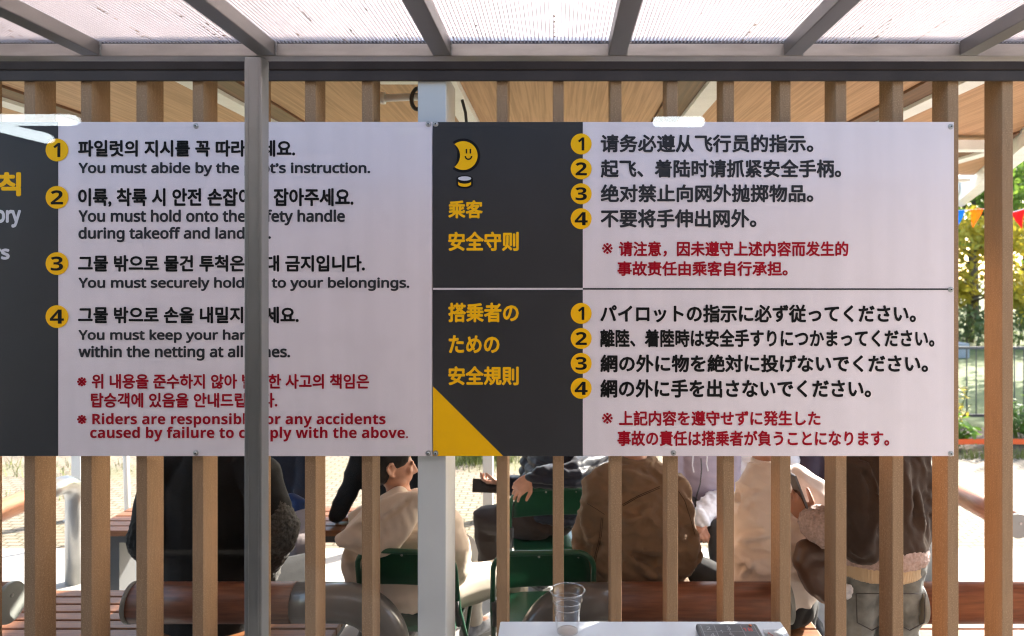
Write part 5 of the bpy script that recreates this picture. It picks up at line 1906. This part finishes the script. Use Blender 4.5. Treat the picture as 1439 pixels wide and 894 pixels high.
def tree(x, y, h, cr, lab, lm, seed, lean=0.0, nl=7000, ls=0.12):
    r = random.Random(seed)
    t_ = thing('tree', (x, y, 0), lab, 'tree', 'trees beyond the lawn')
    bm = bmesh.new()
    top = Vector((x + lean, y, h * 0.62))
    tube(bm, [Vector((x, y, -0.05)), Vector((x + lean * 0.2, y, h * 0.2)), Vector((x + lean * 0.6 + 0.1, y + 0.1, h * 0.4)), top], [0.17 * h / 6, 0.13 * h / 6, 0.10 * h / 6, 0.05 * h / 6], 10)
    tips = []
    for k in range(11):
        u = r.uniform(0.35, 0.95)
        st = Vector((x, y, 0)).lerp(top, u)
        a = r.uniform(0, 6.28)
        rr = cr * r.uniform(0.45, 0.95)
        en = st + Vector((math.cos(a) * rr, math.sin(a) * rr, h * r.uniform(0.02, 0.33)))
        md = st.lerp(en, 0.5) + Vector((0, 0, h * 0.03))
        tube(bm, [st, md, en], [0.05 * h / 6, 0.03 * h / 6, 0.012], 7)
        tips += [en, md, st.lerp(en, 0.75)]
    tips.append(top + Vector((0, 0, h * 0.2)))
    obj('trunk', bm, bark, t_, True)
    bm = bmesh.new()
    clumps = [(tp + Vector((r.gauss(0, .2), r.gauss(0, .2), r.gauss(0, .2))) * cr * 0.4, cr * r.uniform(0.16, 0.36)) for tp in tips for _ in range(2)]
    for i in range(nl):
        c_, s_ = r.choice(clumps)
        leaf(bm, c_ + Vector((r.gauss(0, 1), r.gauss(0, 1), r.gauss(0, 0.75))) * s_ * 0.6, ls * r.uniform(0.6, 1.2), r)
    obj('crown', bm, lm, t_)


tree(12.6, 21.6, 4.6, 2.3, 'yellowing round tree seen just right of the sign edge', L_yellow, 1)
tree(13.6, 17.5, 6.5, 2.3, 'green tree with a leaning bare trunk at the right edge', L_green, 2, lean=1.1)
tree(15.3, 26, 8.5, 3.4, 'tall green tree behind the yellow one, right of the sign edge', L_green, 3)
tree(18.6, 28, 9.0, 3.4, 'large green tree far right beyond the lawn, outside the frame', L_green, 4)
tree(6.5, 27, 8.0, 3.0, 'green tree beyond the lawn hidden behind the right sign', L_green, 5)
tree(-1.5, 29, 8.5, 3.2, 'broad green tree beyond the lawn hidden behind the signs', L_green, 6)
tree(-10, 27, 8.0, 3.2, 'green tree beyond the lawn hidden behind the left sign', L_bright, 7)
tree(-17, 24, 7.0, 2.8, 'yellow green tree beyond the lawn far left', L_yellow, 8)
# clipped hedge
r = random.Random(20)
t = thing('hedge', (8, 20.5, 0), 'long grey green hedge of grasses at the back of the lawn', 'hedge')
bm = bmesh.new()
for i in range(16000):
    x = r.uniform(-14, 22)
    hh = 1.1 + 0.3 * noise.noise(Vector((x * 0.8, 0, 0))) + 0.15 * noise.noise(Vector((x * 3, 2, 0)))
    leaf(bm, Vector((x, 20.5 + r.gauss(0, 0.35), r.uniform(0, 1) ** 0.8 * hh)), r.uniform(0.05, 0.11), r)
obj('foliage', bm, L_hedge, t)
bm = bmesh.new()
for i in range(120):
    x = r.uniform(-14, 22)
    tube(bm, [(x, 20.5, -0.02), (x + r.gauss(0, .1), 20.5, 0.6)], 0.02, 5)
obj('stems', bm, bark, t)


def leafy_plant(x, y, h, w, lab, lm, seed, n=26, ll=0.20):
    r = random.Random(seed)
    t_ = thing('garden_plant', (x, y, 0), lab, 'plant', 'plants in the flower bed')
    bm = bmesh.new()
    bl = bmesh.new()
    for k in range(n):
        a = r.uniform(0, 6.28)
        st = Vector((x + r.gauss(0, w * 0.25), y + r.gauss(0, w * 0.25), 0))
        d = Vector((math.cos(a) * w * r.uniform(.2, .9), math.sin(a) * w * r.uniform(.2, .9), h * r.uniform(0.5, 1.0)))
        tp = st + d
        tube(bm, [st, st + d * 0.5 + Vector((0, 0, h * .08)), tp], 0.004, 5)
        for j in range(7):
            c_ = st + d * r.uniform(0.25, 1.05)
            out = Vector((r.gauss(0, 1), r.gauss(0, 1), r.gauss(0.2, 0.5))).normalized()
            sd2 = out.cross(Vector((r.gauss(0, .3), r.gauss(0, .3), 1))).normalized()
            L = ll * r.uniform(0.45, 1.0)
            W = L * 0.2
            pts = [c_, c_ + out * L * 0.35 + sd2 * W, c_ + out * L * 0.75 + sd2 * W * 0.7 + Vector((0, 0, -L * .06)), c_ + out * L + Vector((0, 0, -L * .18)),
                   c_ + out * L * 0.75 - sd2 * W * 0.7 + Vector((0, 0, -L * .06)), c_ + out * L * 0.35 - sd2 * W]
            bl.faces.new([bl.verts.new(p) for p in pts])
    obj('stems', bm, L_hedge, t_)
    obj('leaves', bl, lm, t_)


leafy_plant(4.62, 8.25, 0.42, 0.26, 'bright green leafy plant in the flower bed right of the sign edge, lowest in front', L_bright, 31)
leafy_plant(4.9, 8.9, 0.70, 0.32, 'taller yellowish plant in the flower bed just behind the barrier tape', L_yellow, 32, 30, 0.13)
leafy_plant(5.55, 8.5, 0.55, 0.3, 'bushy green plant in the flower bed at the right edge of the view', L_bright, 33, 30, 0.15)
leafy_plant(6.2, 8.8, 0.7, 0.3, 'green plant in the flower bed outside the right edge', L_green, 34)
leafy_plant(4.25, 9.1, 0.85, 0.25, 'slender pale plant in the flower bed against the railing', L_hedge, 35, 26, 0.11)
leafy_plant(-0.78, 7.85, 0.30, 0.22, 'small clump of fresh green weeds beside the grey steel column', L_bright, 36, 22, 0.14)
leafy_plant(0.42, 7.9, 0.34, 0.22, 'small green weed clump between the puffer jacket and the brown jacket', L_bright, 37, 20, 0.14)
leafy_plant(1.0, 8.0, 0.5, 0.25, 'green weed clump over the shoulder of the brown jacket', L_bright, 38, 20, 0.14)
